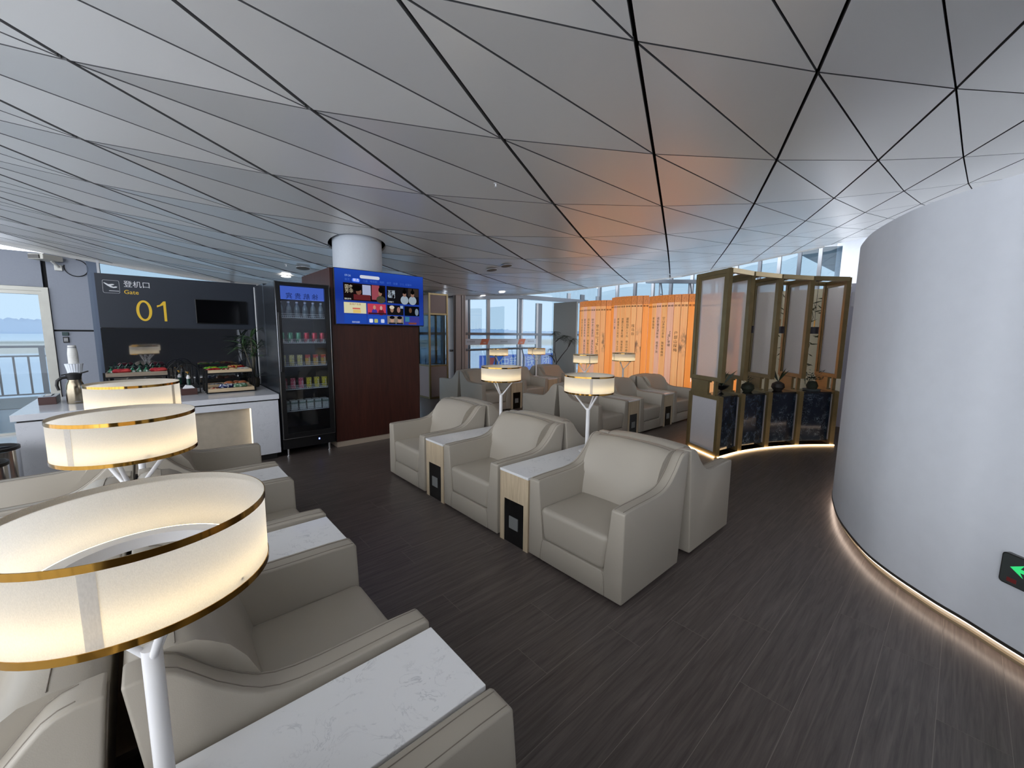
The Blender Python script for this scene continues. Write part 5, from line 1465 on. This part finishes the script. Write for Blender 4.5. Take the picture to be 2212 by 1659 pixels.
sp_m = plain('speaker_grille', lin(120,114,104), 0.7)
for k,(x,y,lab) in enumerate(((1.96,7.36,'round grey ceiling speaker grille above the refrigerator'),(4.94,6.13,'round grey ceiling speaker grille, left one over the last row'),(5.03,5.81,'round grey ceiling speaker grille, right one over the last row'))):
    g = thing('ceiling_speaker', lab, 'ceiling speaker', (x,y,ceil_z(x,y)-0.001), 0, 'ceiling speakers')
    nd = ceil_frame(x,y); g.rotation_euler = Vector((0,0,-1)).rotation_difference(nd).to_euler()
    MB().lathe([(0,-0.0),(0.10,0.0),(0.10,-0.005),(0.09,-0.008),(0,-0.008)],32).build('grille', sp_m, g, smooth=30)
    MB().lathe([(0.10,0),(0.108,0),(0.108,-0.006),(0.10,-0.006)],32,closed=True).build('rim', white_metal, g, smooth=30)
for x,y,lab in ((2.94,3.585,'small white sprinkler head under the ceiling above the middle row'),(1.70,7.30,'small sprinkler head under the ceiling near the refrigerator')):
    g = thing('sprinkler_head', lab, 'sprinkler', (x,y,ceil_z(x,y)), 0, 'sprinkler heads')
    MB().lathe([(0,0.0),(0.022,0.0),(0.022,-0.004),(0.008,-0.006),(0.007,-0.03),(0,-0.03)],14).build('stem', white_metal, g, smooth=40)
    MB().lathe([(0,-0.036),(0.016,-0.038),(0.016,-0.041),(0,-0.041)],14).build('deflector', white_metal, g, smooth=40)
# downlights of the far hall
for k,(x,y) in enumerate(((20.5,3.2),(22.0,1.4),(24.5,3.6),(26.0,1.0),(22.6,-1.0))):
    tag(MB().lathe([(0,5.19),(0.16,5.19),(0.16,5.199),(0,5.199)],24,(x,y,0)).build('ceiling_downlight', dl_m), ('first','second','third','fourth','fifth')[k]+' small downlight in the far hall ceiling beyond the divider', 'downlight', 'far hall downlights')

# ================================================================== OUTSIDE
ra = thing('balcony_railing','grey metal balcony railing with upright bars outside the glass door','railing',(-2.5,13.85,0))
B(-6.0,6.0,-0.04,0.04,1.10,1.15).build('top_rail', alu, ra); B(-6.0,6.0,-0.02,0.02,0.90,0.935).build('lower_rail', alu, ra); B(-6.0,6.0,-0.02,0.02,0.05,0.08).build('bottom_rail', alu, ra)
for k in range(56):
    x = -6+0.215*k; B(x-0.016,x+0.016,-0.012,0.012,0.08,0.90).build('baluster', alu_dark, ra)
for x in (-4.5,-2.0,0.66,3.2): B(x-0.045,x+0.045,-0.03,0.03,-0.02,1.10).build('post', alu, ra)
tx = thing('taxiway_sign','small black and yellow taxiway sign on the airfield','sign',(-23.5,74,-4.0))
B(-2.2,-0.9,-0.1,0.1,0.3,1.5).build('black_panel', foot_m, tx); B(-0.9,2.2,-0.1,0.1,0.3,1.5).build('yellow_panel', plain('sign_yellow', lin(226,200,90), 0.6), tx)
for x in (-1.8,1.8): B(x-0.06,x+0.06,-0.05,0.05,0,0.3).build('leg', alu_dark, tx)
bn = thing('billboard','blue roadside style billboard with white lettering seen through the far window','billboard',(14.9,16.0,0))
blue_m = plain('billboard_blue', lin(74,128,224), 0.5)
B(-2.7,2.7,0,0.1,-1.15,0.42).build('panel', blue_m, bn)
wl = plain('billboard_white', lin(240,244,250), 0.5)
put('lettering', text_mesh('中新钢铁集团',0.62,wl,0.004), bn, (0.45,-0.006,-0.02), TXT); put('lettering', text_mesh('ZHONGXIN STEEL GROUP',0.26,wl,0.004), bn, (0.6,-0.006,-0.55), TXT)
MB().poly([(-2.45,-0.005,-0.6),(-2.15,-0.005,-0.6),(-1.75,-0.005,0.3),(-2.1,-0.005,0.3)]).build('red_mark', plain('billboard_red', lin(220,96,84), 0.5), bn)
for x in (-2.2,0,2.2): B(x-0.08,x+0.08,0.1,0.22,-4.0,0.4).build('post', alu_dark, bn)
jb = thing('jet_bridge','pale jet bridge with glass sides and a truss outside the far window','jet bridge',(10.6,18.5,0))
B(-1.0,1.6,-0.9,0.9,-0.9,0.25).build('cabin', plain('bridge_glass', lin(150,180,206), 0.2), jb); B(-1.2,1.9,-1.0,1.0,0.25,0.42).build('roof', white_metal, jb); B(-1.2,1.9,-1.0,1.0,-1.1,-0.9).build('floor_frame', alu_dark, jb)
for x in (-0.9,0.0,0.9): MB().bar((x,-1.0,-0.9),(x+0.45,-1.0,0.25),0.05,0.05).build('brace', white_metal, jb); MB().bar((x+0.45,-1.0,0.25),(x+0.9,-1.0,-0.9),0.05,0.05).build('brace', white_metal, jb)
B(-0.2,0.4,-0.3,0.3,-4.0,-1.1).build('support_leg', alu_dark, jb)
